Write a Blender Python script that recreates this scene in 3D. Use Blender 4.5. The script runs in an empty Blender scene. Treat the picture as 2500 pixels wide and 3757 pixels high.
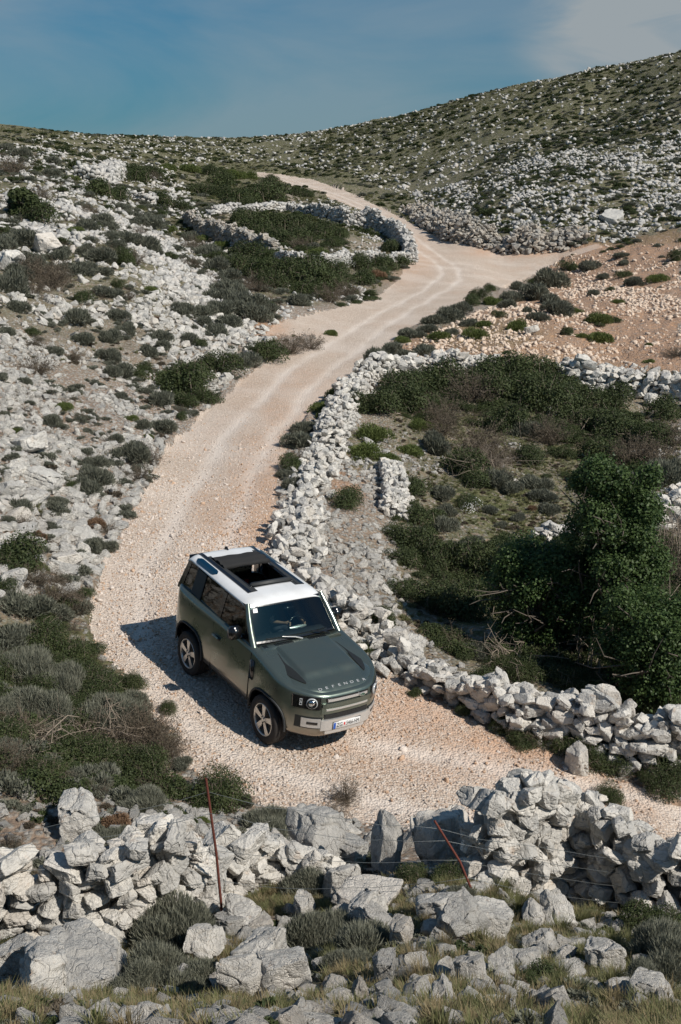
import bpy, bmesh, math, random
import numpy as np
from mathutils import Vector, Matrix, Euler
S = bpy.context.scene
R = math.radians
rng = np.random.default_rng(7)
random.seed(7)
# ---------------------------------------------------------------- camera, sky, sun
CZ = 8.53                      # eye height above the ground under the car
PITCH = 16.0
cam_d = bpy.data.cameras.new('camera'); cam = bpy.data.objects.new('camera', cam_d)
S.collection.objects.link(cam); S.camera = cam
cam.location = (0, 0, CZ); cam.rotation_euler = (R(90 - PITCH), 0, 0)
cam_d.sensor_fit = 'VERTICAL'; cam_d.sensor_height = 36.0
cam_d.lens = 36.0 * 4000 / 3757; cam_d.clip_start = 0.1; cam_d.clip_end = 5000
SUN = Vector((0.595, -0.43, 0.68)).normalized()
W = bpy.data.worlds.new('World'); S.world = W; W.use_nodes = True
nt = W.node_tree; N = nt.nodes; L = nt.links; N.clear()
out = N.new('ShaderNodeOutputWorld'); bg = N.new('ShaderNodeBackground')
sky = N.new('ShaderNodeTexSky'); sky.sky_type = 'NISHITA'; sky.sun_disc = False
sky.sun_elevation = math.asin(SUN.z); sky.sun_rotation = math.atan2(SUN.x, SUN.y)
sky.altitude = 300; sky.air_density = 1.2; sky.dust_density = .9; sky.ozone_density = 2.5
geo = N.new('ShaderNodeTexCoord'); mp = N.new('ShaderNodeMapping'); mp.inputs['Scale'].default_value = (1.0, 1.0, 4.2)
mp.inputs['Rotation'].default_value = (0.25, 0.35, 0.5)
cn = N.new('ShaderNodeTexNoise'); cn.inputs['Scale'].default_value = 2.1; cn.inputs['Detail'].default_value = 7; cn.inputs['Roughness'].default_value = .55
cn.inputs['Distortion'].default_value = .5
cr = N.new('ShaderNodeValToRGB'); cr.color_ramp.elements[0].position = .40; cr.color_ramp.elements[1].position = .66
cr.color_ramp.elements[1].color = (.42, .42, .42, 1)
# a brighter cloud bank low to the right
dt = N.new('ShaderNodeVectorMath'); dt.operation = 'DOT_PRODUCT'
cd = Vector((0.31, 1.0, 0.150)).normalized(); dt.inputs[1].default_value = cd
mr = N.new('ShaderNodeMapRange'); mr.interpolation_type = 'SMOOTHERSTEP'; mr.inputs[1].default_value = .984; mr.inputs[2].default_value = 1.0; mr.inputs[4].default_value = 1.3
m2 = N.new('ShaderNodeMath'); m2.operation = 'MULTIPLY'
cn2 = N.new('ShaderNodeTexNoise'); cn2.inputs['Scale'].default_value = 5; cn2.inputs['Detail'].default_value = 9; cn2.inputs['Distortion'].default_value = .8
m3 = N.new('ShaderNodeMath'); m3.operation = 'ADD'; m3.use_clamp = True
mix = N.new('ShaderNodeMixRGB'); mix.inputs[2].default_value = (6.0, 6.8, 7.3, 1)
tint = N.new('ShaderNodeMixRGB'); tint.blend_type = 'MULTIPLY'; tint.inputs[0].default_value = 1; tint.inputs[2].default_value = (.25, .80, 1.12, 1)
L.new(geo.outputs['Generated'], mp.inputs[0]); L.new(mp.outputs[0], cn.inputs[0]); L.new(cn.outputs['Fac'], cr.inputs[0])
L.new(geo.outputs['Generated'], dt.inputs[0]); L.new(dt.outputs['Value'], mr.inputs[0]); L.new(mp.outputs[0], cn2.inputs[0])
c2 = N.new('ShaderNodeMapRange'); c2.inputs[1].default_value = .40; c2.inputs[2].default_value = .68; L.new(cn2.outputs['Fac'], c2.inputs[0])
L.new(mr.outputs[0], m2.inputs[0]); L.new(c2.outputs[0], m2.inputs[1]); L.new(m2.outputs[0], m3.inputs[0]); L.new(cr.outputs[0], m3.inputs[1])
hz = N.new('ShaderNodeSeparateXYZ'); hm = N.new('ShaderNodeMapRange'); hm.inputs[1].default_value = -.02; hm.inputs[2].default_value = .30; hm.inputs[3].default_value = .62; hm.inputs[4].default_value = 0
hx = N.new('ShaderNodeMixRGB'); hx.inputs[2].default_value = (2.3, 4.3, 5.7, 1); L.new(geo.outputs['Generated'], hz.inputs[0]); L.new(hz.outputs[2], hm.inputs[0]); L.new(hm.outputs[0], hx.inputs[0])
L.new(sky.outputs[0], tint.inputs[1]); L.new(tint.outputs[0], hx.inputs[1]); L.new(hx.outputs[0], mix.inputs[1]); L.new(m3.outputs[0], mix.inputs[0])
L.new(mix.outputs[0], bg.inputs[0]); bg.inputs[1].default_value = .053; L.new(bg.outputs[0], out.inputs[0])
sl = bpy.data.lights.new('sun', 'SUN'); sl.energy = 4.6; sl.angle = R(.5); sl.color = (1, .93, .84)
so = bpy.data.objects.new('sun', sl); S.collection.objects.link(so); so.rotation_euler = SUN.to_track_quat('Z', 'Y').to_euler(); so.location = (20, -14, 30)
S.view_settings.view_transform = 'Standard'; S.view_settings.look = 'None'; S.view_settings.exposure = 0; S.view_settings.gamma = 1
S.cycles.max_bounces = 6; S.cycles.transparent_max_bounces = 12; S.cycles.diffuse_bounces = 3; S.cycles.glossy_bounces = 3
S.cycles.use_denoising = True
# ---------------------------------------------------------------- helpers
def link(o): S.collection.objects.link(o); return o
def tag(o, label=None, cat=None, group=None, kind=None):
    if label: o['label'] = label
    if cat: o['category'] = cat
    if group: o['group'] = group
    if kind: o['kind'] = kind
    return o
def empty(name, loc=(0, 0, 0)):
    o = bpy.data.objects.new(name, None); o.location = loc; o.empty_display_size = .3; return link(o)
def mesh(name, v, f, mats=(), smooth=False, mi=None):
    me = bpy.data.meshes.new(name)
    if isinstance(f, np.ndarray):
        v = np.asarray(v, np.float32); nf, k = f.shape
        me.vertices.add(len(v)); me.vertices.foreach_set('co', v.ravel())
        me.loops.add(nf * k); me.loops.foreach_set('vertex_index', f.astype(np.int32).ravel())
        me.polygons.add(nf); me.polygons.foreach_set('loop_start', np.arange(nf, dtype=np.int32) * k)
        me.polygons.foreach_set('loop_total', np.full(nf, k, np.int32))
        me.update(calc_edges=True)
    else:
        me.from_pydata([tuple(p) for p in v], [], f)
    for m in (mats if isinstance(mats, (list, tuple)) else [mats]): me.materials.append(m)
    if mi is not None: me.polygons.foreach_set('material_index', np.asarray(mi, np.int32))
    if smooth: me.polygons.foreach_set('use_smooth', np.ones(len(me.polygons), bool))
    me.update(); return me
def obj(name, me, parent=None, loc=None, rot=None, scl=None):
    o = link(bpy.data.objects.new(name, me))
    if parent: o.parent = parent
    if loc is not None: o.location = loc
    if rot is not None: o.rotation_euler = rot
    if scl is not None: o.scale = scl
    return o
def bm_mesh(name, bm, mats=(), smooth=False):
    me = bpy.data.meshes.new(name); bm.to_mesh(me); bm.free()
    for m in (mats if isinstance(mats, (list, tuple)) else [mats]): me.materials.append(m)
    if smooth: me.polygons.foreach_set('use_smooth', np.ones(len(me.polygons), bool))
    return me
def hash3(ix, iy, iz, seed=0):
    h = (ix.astype(np.int64) * 374761393 + iy.astype(np.int64) * 668265263 + iz.astype(np.int64) * 2147483647 + seed * 974634777) & 0xffffffff
    h = ((h ^ (h >> 13)) * 1274126177) & 0xffffffff
    h = ((h ^ (h >> 16)) * 2246822519) & 0xffffffff
    return ((h ^ (h >> 15)) & 0xffffff) / float(0xffffff)
def vnoise(x, y, z=None, seed=0):
    x = np.asarray(x, float); y = np.asarray(y, float); z = np.zeros_like(x) if z is None else np.asarray(z, float)
    x0, y0, z0 = np.floor(x), np.floor(y), np.floor(z); fx, fy, fz = x - x0, y - y0, z - z0
    fx, fy, fz = [t * t * (3 - 2 * t) for t in (fx, fy, fz)]; r = 0
    for a in (0, 1):
        for b in (0, 1):
            for c in (0, 1):
                w = (fx if a else 1 - fx) * (fy if b else 1 - fy) * (fz if c else 1 - fz)
                r = r + w * hash3(x0 + a, y0 + b, z0 + c, seed)
    return r * 2 - 1
def fbm(x, y, z=None, o=4, seed=0, g=.5):
    r = 0; a = 1; k = 1; t = 0
    for i in range(o):
        r = r + a * vnoise(np.asarray(x) * k, np.asarray(y) * k, None if z is None else np.asarray(z) * k, seed + i * 17); t += a; a *= g; k *= 2.03
    return r / t
# ---------------------------------------------------------------- materials
def newmat(name):
    m = bpy.data.materials.new(name); m.use_nodes = True; nt = m.node_tree
    b = nt.nodes['Principled BSDF']; return m, nt, b
def simple(name, col, rough=.6, metal=0., coat=0., spec=.5, bump=0, bscale=40):
    m, nt, b = newmat(name); b.inputs['Base Color'].default_value = (*col, 1); b.inputs['Roughness'].default_value = rough
    b.inputs['Metallic'].default_value = metal; b.inputs['Coat Weight'].default_value = coat; b.inputs['Specular IOR Level'].default_value = spec
    tc = nt.nodes.new('ShaderNodeTexCoord'); n = nt.nodes.new('ShaderNodeTexNoise'); n.inputs['Scale'].default_value = bscale; n.inputs['Detail'].default_value = 5
    nt.links.new(tc.outputs['Object'], n.inputs[0])
    rr = nt.nodes.new('ShaderNodeMapRange'); rr.inputs[3].default_value = max(.02, rough - .08); rr.inputs[4].default_value = min(1, rough + .1)
    nt.links.new(n.outputs['Fac'], rr.inputs[0]); nt.links.new(rr.outputs[0], b.inputs['Roughness'])
    if bump:
        bp = nt.nodes.new('ShaderNodeBump'); bp.inputs['Strength'].default_value = bump; bp.inputs['Distance'].default_value = .02
        nt.links.new(n.outputs['Fac'], bp.inputs['Height']); nt.links.new(bp.outputs[0], b.inputs['Normal'])
    return m
def ramp(nt, fac, stops, interp='LINEAR'):
    r = nt.nodes.new('ShaderNodeValToRGB'); cr = r.color_ramp; cr.interpolation = interp
    while len(cr.elements) < len(stops): cr.elements.new(.5)
    for e, (p, c) in zip(cr.elements, stops): e.position = p; e.color = (*c, 1) if len(c) == 3 else c
    nt.links.new(fac, r.inputs[0]); return r.outputs[0]
def noise(nt, co, scale, detail=4, rough=.55, dist=0):
    n = nt.nodes.new('ShaderNodeTexNoise'); n.inputs['Scale'].default_value = scale; n.inputs['Detail'].default_value = detail
    n.inputs['Roughness'].default_value = rough; n.inputs['Distortion'].default_value = dist
    nt.links.new(co, n.inputs['Vector']); return n.outputs['Fac']
def mixc(nt, fac, a, b, mode='MIX'):
    m = nt.nodes.new('ShaderNodeMixRGB'); m.blend_type = mode
    for s, v in ((0, fac), (1, a), (2, b)):
        if hasattr(v, 'is_output'): nt.links.new(v, m.inputs[s])
        elif s == 0: m.inputs[0].default_value = v
        else: m.inputs[s].default_value = (*v, 1)
    return m.outputs[0]
def math_(nt, op, a, b=0., clamp=False):
    m = nt.nodes.new('ShaderNodeMath'); m.operation = op; m.use_clamp = clamp
    for i, v in enumerate((a, b)):
        if hasattr(v, 'is_output'): nt.links.new(v, m.inputs[i])
        else: m.inputs[i].default_value = v
    return m.outputs[0]
def maprange(nt, v, a, b, c=0., d=1.):
    m = nt.nodes.new('ShaderNodeMapRange'); nt.links.new(v, m.inputs[0])
    for i, x in enumerate((a, b, c, d)): m.inputs[i + 1].default_value = x
    return m.outputs[0]
def rockmat(name, light=(.76, .725, .66), mid=(.54, .52, .48), dark=(.16, .165, .165), sc=1., lichen=.6, rnd=.55, warm=0., plain=False, bd=.09):
    m, nt, b = newmat(name)
    oi = nt.nodes.new('ShaderNodeObjectInfo'); tc = nt.nodes.new('ShaderNodeTexCoord')
    ad = nt.nodes.new('ShaderNodeVectorMath'); ad.operation = 'MULTIPLY_ADD'
    ad.inputs[1].default_value = (sc, sc, sc); nt.links.new(tc.outputs['Object'], ad.inputs[0])
    cb = nt.nodes.new('ShaderNodeCombineXYZ'); r37 = math_(nt, 'MULTIPLY', oi.outputs['Random'], 37.)
    nt.links.new(r37, cb.inputs[0]); nt.links.new(r37, cb.inputs[2]); nt.links.new(cb.outputs[0], ad.inputs[2])
    co = ad.outputs[0]
    n1 = noise(nt, co, 2.2, 8, .62, .3); n2 = noise(nt, co, 7., 8, .7); n3 = noise(nt, co, 30., 4, .6)
    gi = nt.nodes.new('ShaderNodeNewGeometry'); rn_ = math_(nt, 'FRACT', math_(nt, 'ADD', math_(nt, 'MULTIPLY', oi.outputs['Random'], 7.3), gi.outputs['Random Per Island']))
    c = ramp(nt, n1, [(.38, mid), (.60, light)])
    c = mixc(nt, maprange(nt, n2, .56, .70, 0, lichen), c, dark)
    if not plain: c = mixc(nt, maprange(nt, noise(nt, co, 1.1, 5, .7), .57, .70, 0, .5), c, (.36, .35, .33))
    c = mixc(nt, maprange(nt, noise(nt, co, 5.3, 3), .64, .72, 0, .35 + warm), c, (.42, .23, .10))
    if not plain: c = mixc(nt, maprange(nt, rn_, 0, .6, rnd, 0), c, (.30, .30, .29))
    c = mixc(nt, maprange(nt, rn_, .8, 1., 0, .35), c, (.52, .44, .36))
    v = nt.nodes.new('ShaderNodeTexVoronoi'); v.feature = 'DISTANCE_TO_EDGE'; v.inputs['Scale'].default_value = 1.9
    dsp = nt.nodes.new('ShaderNodeVectorMath'); dsp.operation = 'MULTIPLY_ADD'
    nn = nt.nodes.new('ShaderNodeTexNoise'); nn.inputs['Scale'].default_value = 2.5; nt.links.new(co, nn.inputs[0])
    nt.links.new(nn.outputs['Color'], dsp.inputs[0]); dsp.inputs[1].default_value = (.9, .9, .9); nt.links.new(co, dsp.inputs[2]); nt.links.new(dsp.outputs[0], v.inputs[0])
    crack = maprange(nt, v.outputs['Distance'], 0, .03, 0, 1)
    h = math_(nt, 'ADD', math_(nt, 'ADD', math_(nt, 'MULTIPLY', n2, .6), math_(nt, 'MULTIPLY', n3, .25)), math_(nt, 'MULTIPLY', crack, .12))
    bp = nt.nodes.new('ShaderNodeBump'); bp.inputs['Strength'].default_value = 1.; bp.inputs['Distance'].default_value = bd
    nt.links.new(h, bp.inputs['Height']); nt.links.new(bp.outputs[0], b.inputs['Normal'])
    nt.links.new(c, b.inputs['Base Color']); b.inputs['Roughness'].default_value = .9; b.inputs['Specular IOR Level'].default_value = .2
    return m
M_rock = rockmat('limestone')
M_rockfar = rockmat('weathered limestone', light=(.62, .60, .56), mid=(.40, .385, .36), lichen=.7, rnd=.75, bd=.02)
M_rockcut_shaded = rockmat('dark cut rock and shaded wall', light=(.50, .46, .40), mid=(.24, .21, .17), lichen=.9, rnd=.7, warm=.4, bd=.04)
M_rockwarm = rockmat('soil stained limestone', light=(.72, .60, .49), mid=(.58, .44, .33), rnd=.3, warm=.4, plain=True, bd=.02)
M_gravel = rockmat('orange gravel', light=(.66, .48, .35), mid=(.58, .38, .25), rnd=.1, warm=.3, plain=True, lichen=.1, bd=.02)
M_pale = rockmat('pale crushed stone', light=(.80, .72, .65), mid=(.68, .58, .50), rnd=.1, lichen=.05, warm=.0, plain=True, bd=.02)
def leafmat(name, c1, c2, c3, trans=.25, rough=.65, scale=3.):
    m, nt, b = newmat(name)
    oi = nt.nodes.new('ShaderNodeObjectInfo'); tc = nt.nodes.new('ShaderNodeTexCoord'); g = nt.nodes.new('ShaderNodeNewGeometry')
    n = noise(nt, tc.outputs['Object'], scale, 3)
    c = ramp(nt, n, [(.3, c1), (.5, c2), (.72, c3)])
    c = mixc(nt, maprange(nt, oi.outputs['Random'], 0, 1, 0, .45), c, tuple(x * .6 + .012 for x in c2))
    c = mixc(nt, maprange(nt, g.outputs['Random Per Island'], 0, 1, 0, .8), c, c3)
    nt.links.new(c, b.inputs['Base Color']); b.inputs['Roughness'].default_value = rough; b.inputs['Specular IOR Level'].default_value = .3
    t = nt.nodes.new('ShaderNodeBsdfTranslucent'); nt.links.new(c, t.inputs[0]); mx = nt.nodes.new('ShaderNodeMixShader'); mx.inputs[0].default_value = trans
    o = nt.nodes['Material Output']; nt.links.new(b.outputs[0], mx.inputs[1]); nt.links.new(t.outputs[0], mx.inputs[2]); nt.links.new(mx.outputs[0], o.inputs[0])
    return m
M_sage = leafmat('grey green sage leaves', (.07, .078, .054), (.12, .127, .093), (.21, .215, .165))
M_lav = leafmat('pale lavender leaves', (.10, .11, .08), (.165, .175, .13), (.29, .29, .225))
M_bram = leafmat('dark bramble leaves', (.018, .028, .010), (.038, .058, .019), (.085, .105, .038))
M_ivy = leafmat('ivy leaves', (.02, .045, .012), (.042, .082, .025), (.115, .17, .055), rough=.5, trans=.35)
M_brown = leafmat('dry brown twigs and leaves', (.06, .05, .032), (.10, .08, .055), (.17, .14, .10))
M_red = leafmat('rust brown cushion leaves', (.13, .075, .045), (.19, .12, .075), (.27, .17, .10))
M_moss = leafmat('bright green spurge leaves', (.06, .085, .022), (.10, .135, .034), (.15, .18, .055))
M_grass = leafmat('meadow grass blades', (.085, .10, .035), (.145, .16, .06), (.25, .235, .12), trans=.3)
M_dry = leafmat('straw coloured grass blades', (.16, .13, .07), (.25, .20, .11), (.34, .28, .16), trans=.3)
M_twig = simple('grey brown twigs', (.14, .11, .08), .85, bump=.3)
M_twigl = simple('pale dead stems', (.27, .22, .17), .85, bump=.3)
M_flower = simple('white blossom', (.75, .75, .70), .7)
M_bark = simple('grey bark', (.12, .10, .08), .9, bump=.6, bscale=12)
# ---------------------------------------------------------------- terrain: control points (x, y on the reference frame 1568 x 2356, horizontal distance)
F_ = 2508.8; CXp, CYp = 784., 1178.; sp, cp = math.sin(R(PITCH)), math.cos(R(PITCH))
def px2as(x, y):
    a = (np.asarray(x, float) - CXp) / F_; b = (np.asarray(y, float) - CYp) / F_
    Y = -b * sp + cp; Z = -b * cp - sp
    return a / Y, Z / Y                    # azimuth slope x/y, elevation slope (z-CZ)/y
def w2px(x, y, z):
    dz = z - CZ; zc = y * cp - dz * sp; v = -y * sp - dz * cp
    return CXp + F_ * x / zc, CYp + F_ * v / zc
def carplane(x, y): return -.1032 * (x + .526) + .041 * (y - 16.479)
CP = []
def cpt(x, y, Y): a, s = px2as(x, y); CP.append((a, math.log(Y), s))
for t in [(-200,2356,5.0),(0,2356,5.2),(784,2356,5.3),(1568,2356,5.6),(1800,2356,5.7),
 (0,2250,7.6),(400,2250,7.9),(784,2230,7.6),(1200,2200,7.7),(1568,2200,8.0),
 (100,2170,9.0),(550,2150,9.1),(800,2080,9.6),(1100,2010,10.2),(1450,2110,9.5),(1568,2130,9.4),
 (0,1850,11.6),(150,1850,11.8),(350,1850,12.2),(500,1840,13.3),(-200,1850,11.2),
 (0,1700,13.6),(200,1700,14.3),(350,1700,15.3),(-200,1600,14.6),(0,1500,17.0),(-200,1400,16.5),(0,1300,20.6),(-200,1200,20.5),
 (0,1150,24.2),(200,1150,26.8),(0,1000,28.5),(200,1000,32),(400,1000,36),(-200,1000,25.5),
 (560,1000,36.5),(480,1150,28.8),(700,800,55),(780,800,56.5),(0,800,39),(300,800,47),(500,800,52),(-200,800,34),
 (0,600,56),(300,600,64),(500,640,73),(-200,600,48),(0,450,82),(200,450,92),(-200,450,72),
 (-200,335,125),(0,356,138),(100,362,150),(250,380,162),(350,385,185),(400,410,176),(250,430,125),
 (430,560,98),(640,630,77),(940,605,97),(550,510,115),(760,500,125),(860,490,146),(450,440,150),(700,430,190),(560,398,216),
 (900,660,83),(1000,560,118),(1150,572,113),(1290,580,109),(1400,555,108),(1100,620,98),(1150,480,123),(1300,520,114),(1000,480,152),
 (1200,400,150),(1568,500,112),(1568,350,152),(1568,125,250),(1330,172,270),(1100,222,290),(800,290,320),(400,318,345),(0,318,350),(1800,60,240),(1800,350,145),(-200,300,350),
 (600,345,270),(900,400,205),(1200,300,205),(1400,250,215),
 (1400,700,73),(1568,600,96),(1568,750,63),(1200,760,60),(1800,700,66),(1400,845,54),(1400,895,50),(1150,840,51),(1568,905,49),
 (1400,1000,43),(1150,1200,31.5),(1000,950,43),(900,1000,38.5),(1400,1400,24.8),(1000,1450,22.6),(1150,1480,21.7),(1568,1500,22.3),(1568,1200,31),(1800,1400,24),(870,860,49),(800,1000,37.5),
 (760,1150,29.5),(880,1300,25.6),
 ]: cpt(*t)
for (x, y) in [(300,1300),(450,1300),(600,1300),(300,1450),(500,1450),(700,1450),(350,1600),(500,1600),(700,1600),(900,1600),(1050,1680),(500,1750),(700,1750),(900,1750),(1100,1750),(1300,1800),(1500,1850),(1568,1950),(1300,1930),(600,1840),(850,1880),(1100,1900),(1800,2000),(1568,1720),(1250,1700),(950,1560),(800,1440)]:
    a, s = px2as(x, y)   # on the plane the car stands on
    Y = (CZ + .1032 * .526 + .041 * 16.479) / (-s - .1032 * a + .041)
    CP.append((a, math.log(Y), s))
for a in (-.36, -.2, 0, .2, .36):
    CP.append((a, math.log(2.0), (6.6 - CZ) / 2.0)); CP.append((a, math.log(480), .02 + .03 * (a + .36))); CP.append((a, math.log(900), -.02))
CP = np.array(CP)
def sc2(a, l): return np.stack([np.asarray(a) * 3.2, np.asarray(l) * 1.0], -1)
P_ = sc2(CP[:, 0], CP[:, 1]); n_ = len(P_)
def tps(d2): return .5 * d2 * np.log(d2 + 1e-12)
A_ = np.zeros((n_ + 3, n_ + 3)); d2 = ((P_[:, None] - P_[None]) ** 2).sum(-1)
A_[:n_, :n_] = tps(d2) + 2e-4 * np.eye(n_); A_[:n_, n_:] = np.c_[np.ones(n_), P_]; A_[n_:, :n_] = A_[:n_, n_:].T
w_ = np.linalg.solve(A_, np.r_[CP[:, 2], 0, 0, 0])
AZ0, AZ1, L0, L1 = -1.25, 1.25, math.log(1.6), math.log(760)
# azimuth samples: dense inside the view
az_s = np.unique(np.r_[np.linspace(AZ0, -.40, 60), np.linspace(-.40, .40, 640), np.linspace(.40, AZ1, 60)])
ly_s = np.linspace(math.log(.4), L1, 980)
def tps_eval(a, l):
    a = np.clip(a, -.37, .37); Q = sc2(a, l).reshape(-1, 2); r = np.empty(len(Q))
    for i in range(0, len(Q), 20000):
        q = Q[i:i + 20000]; d2 = ((q[:, None] - P_[None]) ** 2).sum(-1); r[i:i + 20000] = tps(d2) @ w_[:n_] + w_[n_] + q @ w_[n_ + 1:]
    return r.reshape(np.shape(a))
ca = np.linspace(-.37, .37, 90); cl = np.linspace(L0, L1, 260)
CS = tps_eval(*np.meshgrid(ca, cl, indexing='ij'))
def bil(a, l):
    u = np.clip((np.clip(a, -.37, .37) + .37) / .74 * 89, 0, 88.999); v = np.clip((l - L0) / (L1 - L0) * 259, 0, 258.999)
    i = u.astype(int); j = v.astype(int); fu = u - i; fv = v - j
    return (CS[i, j] * (1 - fu) + CS[i + 1, j] * fu) * (1 - fv) + (CS[i, j + 1] * (1 - fu) + CS[i + 1, j + 1] * fu) * fv
def zbase(x, y):
    x = np.asarray(x, float); y = np.maximum(np.asarray(y, float), 1.6); a = x / y
    z = CZ + bil(a, np.log(y)) * y
    d = np.hypot((x + 1.2) * 1.0, y - 17.6)
    k = np.clip((6. - d) / 3., 0, 1); k = k * k * (3 - 2 * k)
    return z * (1 - k) + carplane(x, y) * k
def pip(px, py, poly):
    poly = np.array(poly, float); c = np.zeros(np.shape(px), bool); j = len(poly) - 1
    for i in range(len(poly)):
        xi, yi = poly[i]; xj, yj = poly[j]
        if yi != yj: c ^= ((yi > py) != (yj > py)) & (px < (xj - xi) * (py - yi) / (yj - yi) + xi)
        j = i
    return c
ROAD = [(560,1842),(480,1800),(430,1750),(400,1690),(335,1640),(300,1590),(275,1545),(215,1500),(200,1440),(212,1380),(245,1285),(290,1200),(330,1130),(365,1060),(400,1015),(470,950),(560,872),(640,812),(735,775),(690,770),(600,775),(640,742),(740,715),(850,690),(905,655),(945,600),(955,565),(905,520),(850,492),(760,457),(735,441),(690,428),(600,408),(540,398),(590,394),(640,399),(720,412),(800,440),(900,488),(1000,540),(1080,562),(1200,580),(1290,576),(1380,560),(1395,572),(1300,596),(1215,640),(1100,680),(1010,716),(925,765),(850,832),(775,890),(720,940),(690,990),(655,1050),(642,1120),(645,1180),(655,1270),(690,1330),(760,1400),(850,1520),(950,1585),(1060,1635),(1150,1695),(1280,1745),(1400,1775),(1568,1850),(1760,1900),(2300,1990),(2900,2060),(2900,2330),(2300,2200),(1760,2060),(1568,2010),(1400,1985),(1080,1930),(850,1905),(700,1892),(620,1868)]
ORANGE = [(1230,640),(1300,590),(1400,545),(1568,520),(1568,880),(1300,845),(1010,838),(880,850),(930,800),(1000,760),(1150,700)]
def roadmask(px, py, x, y, k=1.):
    q = np.clip(18 * 25 / np.maximum(y, 8), 3, 30) * k
    return pip(px + q * fbm(x * 1.3, y * 1.3, o=3, seed=3), py + .6 * q * fbm(x * 1.3, y * 1.3, o=3, seed=9), ROAD)
CL = [(1700,1960),(1400,1880),(1150,1830),(900,1790),(720,1740),(560,1660),(440,1560),(390,1450),(420,1330),(480,1200),(530,1080),(600,970),(700,860),(840,760),(960,690),(1060,630),(960,560),(880,500),(780,450),(640,407)]
CLW = None
def rutd(x, y):
    d = np.full(np.shape(x), 9.)
    for (x0, y0), (x1, y1) in zip(CLW[:-1], CLW[1:]):
        l2 = (x1 - x0) ** 2 + (y1 - y0) ** 2; t = np.clip(((x - x0) * (x1 - x0) + (y - y0) * (y1 - y0)) / l2, 0, 1)
        d = np.minimum(d, np.hypot(x - x0 - t * (x1 - x0), y - y0 - t * (y1 - y0)))
    w = .25 * fbm(x * .5, y * .35, o=2, seed=77); return np.exp(-((np.abs(d + w) - .80) / .26) ** 2)
def relief(x, y, road):
    r = .20 * fbm(x * .35, y * .35, o=3, seed=21) + .10 * fbm(x * 1.5, y * 1.5, o=3, seed=22)
    far = np.clip((y - 45) / 100, 0, 1)
    r = r + far * .9 * fbm(x * .11, y * .11, o=4, seed=23) 
    return r * (1 - road) + road * .025 * fbm(x * 1.2, y * .8, o=3, seed=24)
def ztotal(x, y):
    x = np.asarray(x, float); y = np.asarray(y, float); z = zbase(x, y)
    px, py = w2px(x, y, z); rd = pip(px, py, ROAD).astype(float)
    d = np.hypot(x + 1.2, y - 17.6); k = np.clip((d - 2.8) / 2, 0, 1)
    return z + relief(x, y, rd) * k
def at(x, y, z=True):
    """point of the ground seen at frame position (x, y)"""
    a, s = px2as(x, y); a = float(a); s = float(s)
    ls = np.linspace(math.log(4.6), L1 - .5, 700); Y = np.exp(ls); sv = (zbase(a * Y, Y) - CZ) / Y
    i = np.nonzero(sv >= s)[0]
    if len(i) == 0: i = [int(np.argmax(sv))]
    i = i[0]
    if i == 0: yy = Y[0]
    else:
        t = (s - sv[i - 1]) / max(1e-9, sv[i] - sv[i - 1]); yy = math.exp(ls[i - 1] + min(1, max(0, t)) * (ls[i] - ls[i - 1]))
    xx = a * yy; return Vector((xx, yy, float(ztotal(xx, yy))))
_k = np.array([tuple(at(*q))[:2] for q in CL]); _t = np.arange(len(_k)); _tt = np.linspace(0, len(_k) - 1, 90)
CLW = np.stack([np.interp(_tt, _t, _k[:, 0]), np.interp(_tt, _t, _k[:, 1])], 1)
for _ in range(3): CLW[1:-1] = (CLW[:-2] + 2 * CLW[1:-1] + CLW[2:]) / 4
AA, LL = np.meshgrid(az_s, ly_s, indexing='ij'); YY = np.exp(LL); XX = AA * YY
ZB = zbase(XX, YY); PX, PY = w2px(XX, YY, ZB); RD = roadmask(PX, PY, XX, YY)
dcar = np.hypot(XX + 1.2, YY - 17.6); kk = np.clip((dcar - 2.8) / 2, 0, 1)
ZZ = ZB + relief(XX, YY, pip(PX, PY, ROAD).astype(float)) * kk
def blob(lst, px, py):
    r = np.zeros(np.shape(px))
    for (x, y, rx, ry, v) in lst: r = np.maximum(r, v * np.exp(-(((px - x) / rx) ** 2 + ((py - y) / ry) ** 2) ** 2))
    return r
GREENB = [(1150,1150,200,110,1),(1200,1000,330,170,.8),(1300,1350,400,250,.9),(840,1035,60,50,1),(60,1280,80,40,.6),(180,1600,280,230,.8),(870,2250,900,90,.5),
  (500,440,170,35,.9),(650,530,140,60,1),(520,560,60,30,1),(560,420,100,30,.8),(780,600,180,35,.9),(700,660,180,40,.7),(760,920,50,45,.8),(1100,770,160,40,.5),(420,520,60,30,.5)]
def greenm(px, py, x, y):
    far = np.clip((y - 120) / 90, 0, 1) * np.clip((560 - py) / 150, 0, 1)
    g = np.maximum(blob(GREENB, px, py), far * .95); g = np.maximum(g, .8 * np.clip((y - 100) / 12, 0, 1) * np.clip((px - 650) / 100, 0, 1) * (py < 560))
    left = np.clip((620 - px) / 200, 0, 1) * np.clip((900 - py) / 300, 0, 1) * .75
    return np.clip(np.maximum(g, left), 0, 1)
GR = greenm(PX, PY, XX, YY)
OR = pip(PX + 20 * fbm(XX * .8, YY * .8, o=3, seed=5), PY + 14 * fbm(XX * .8, YY * .8, o=3, seed=6), ORANGE).astype(float) * .9
OR = np.maximum(OR, blob([(1330,560,200,22,1),(800,1110,40,60,.8),(610,755,60,25,.9),(900,620,60,40,.5),(1180,580,120,14,1)], PX, PY))
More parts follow.
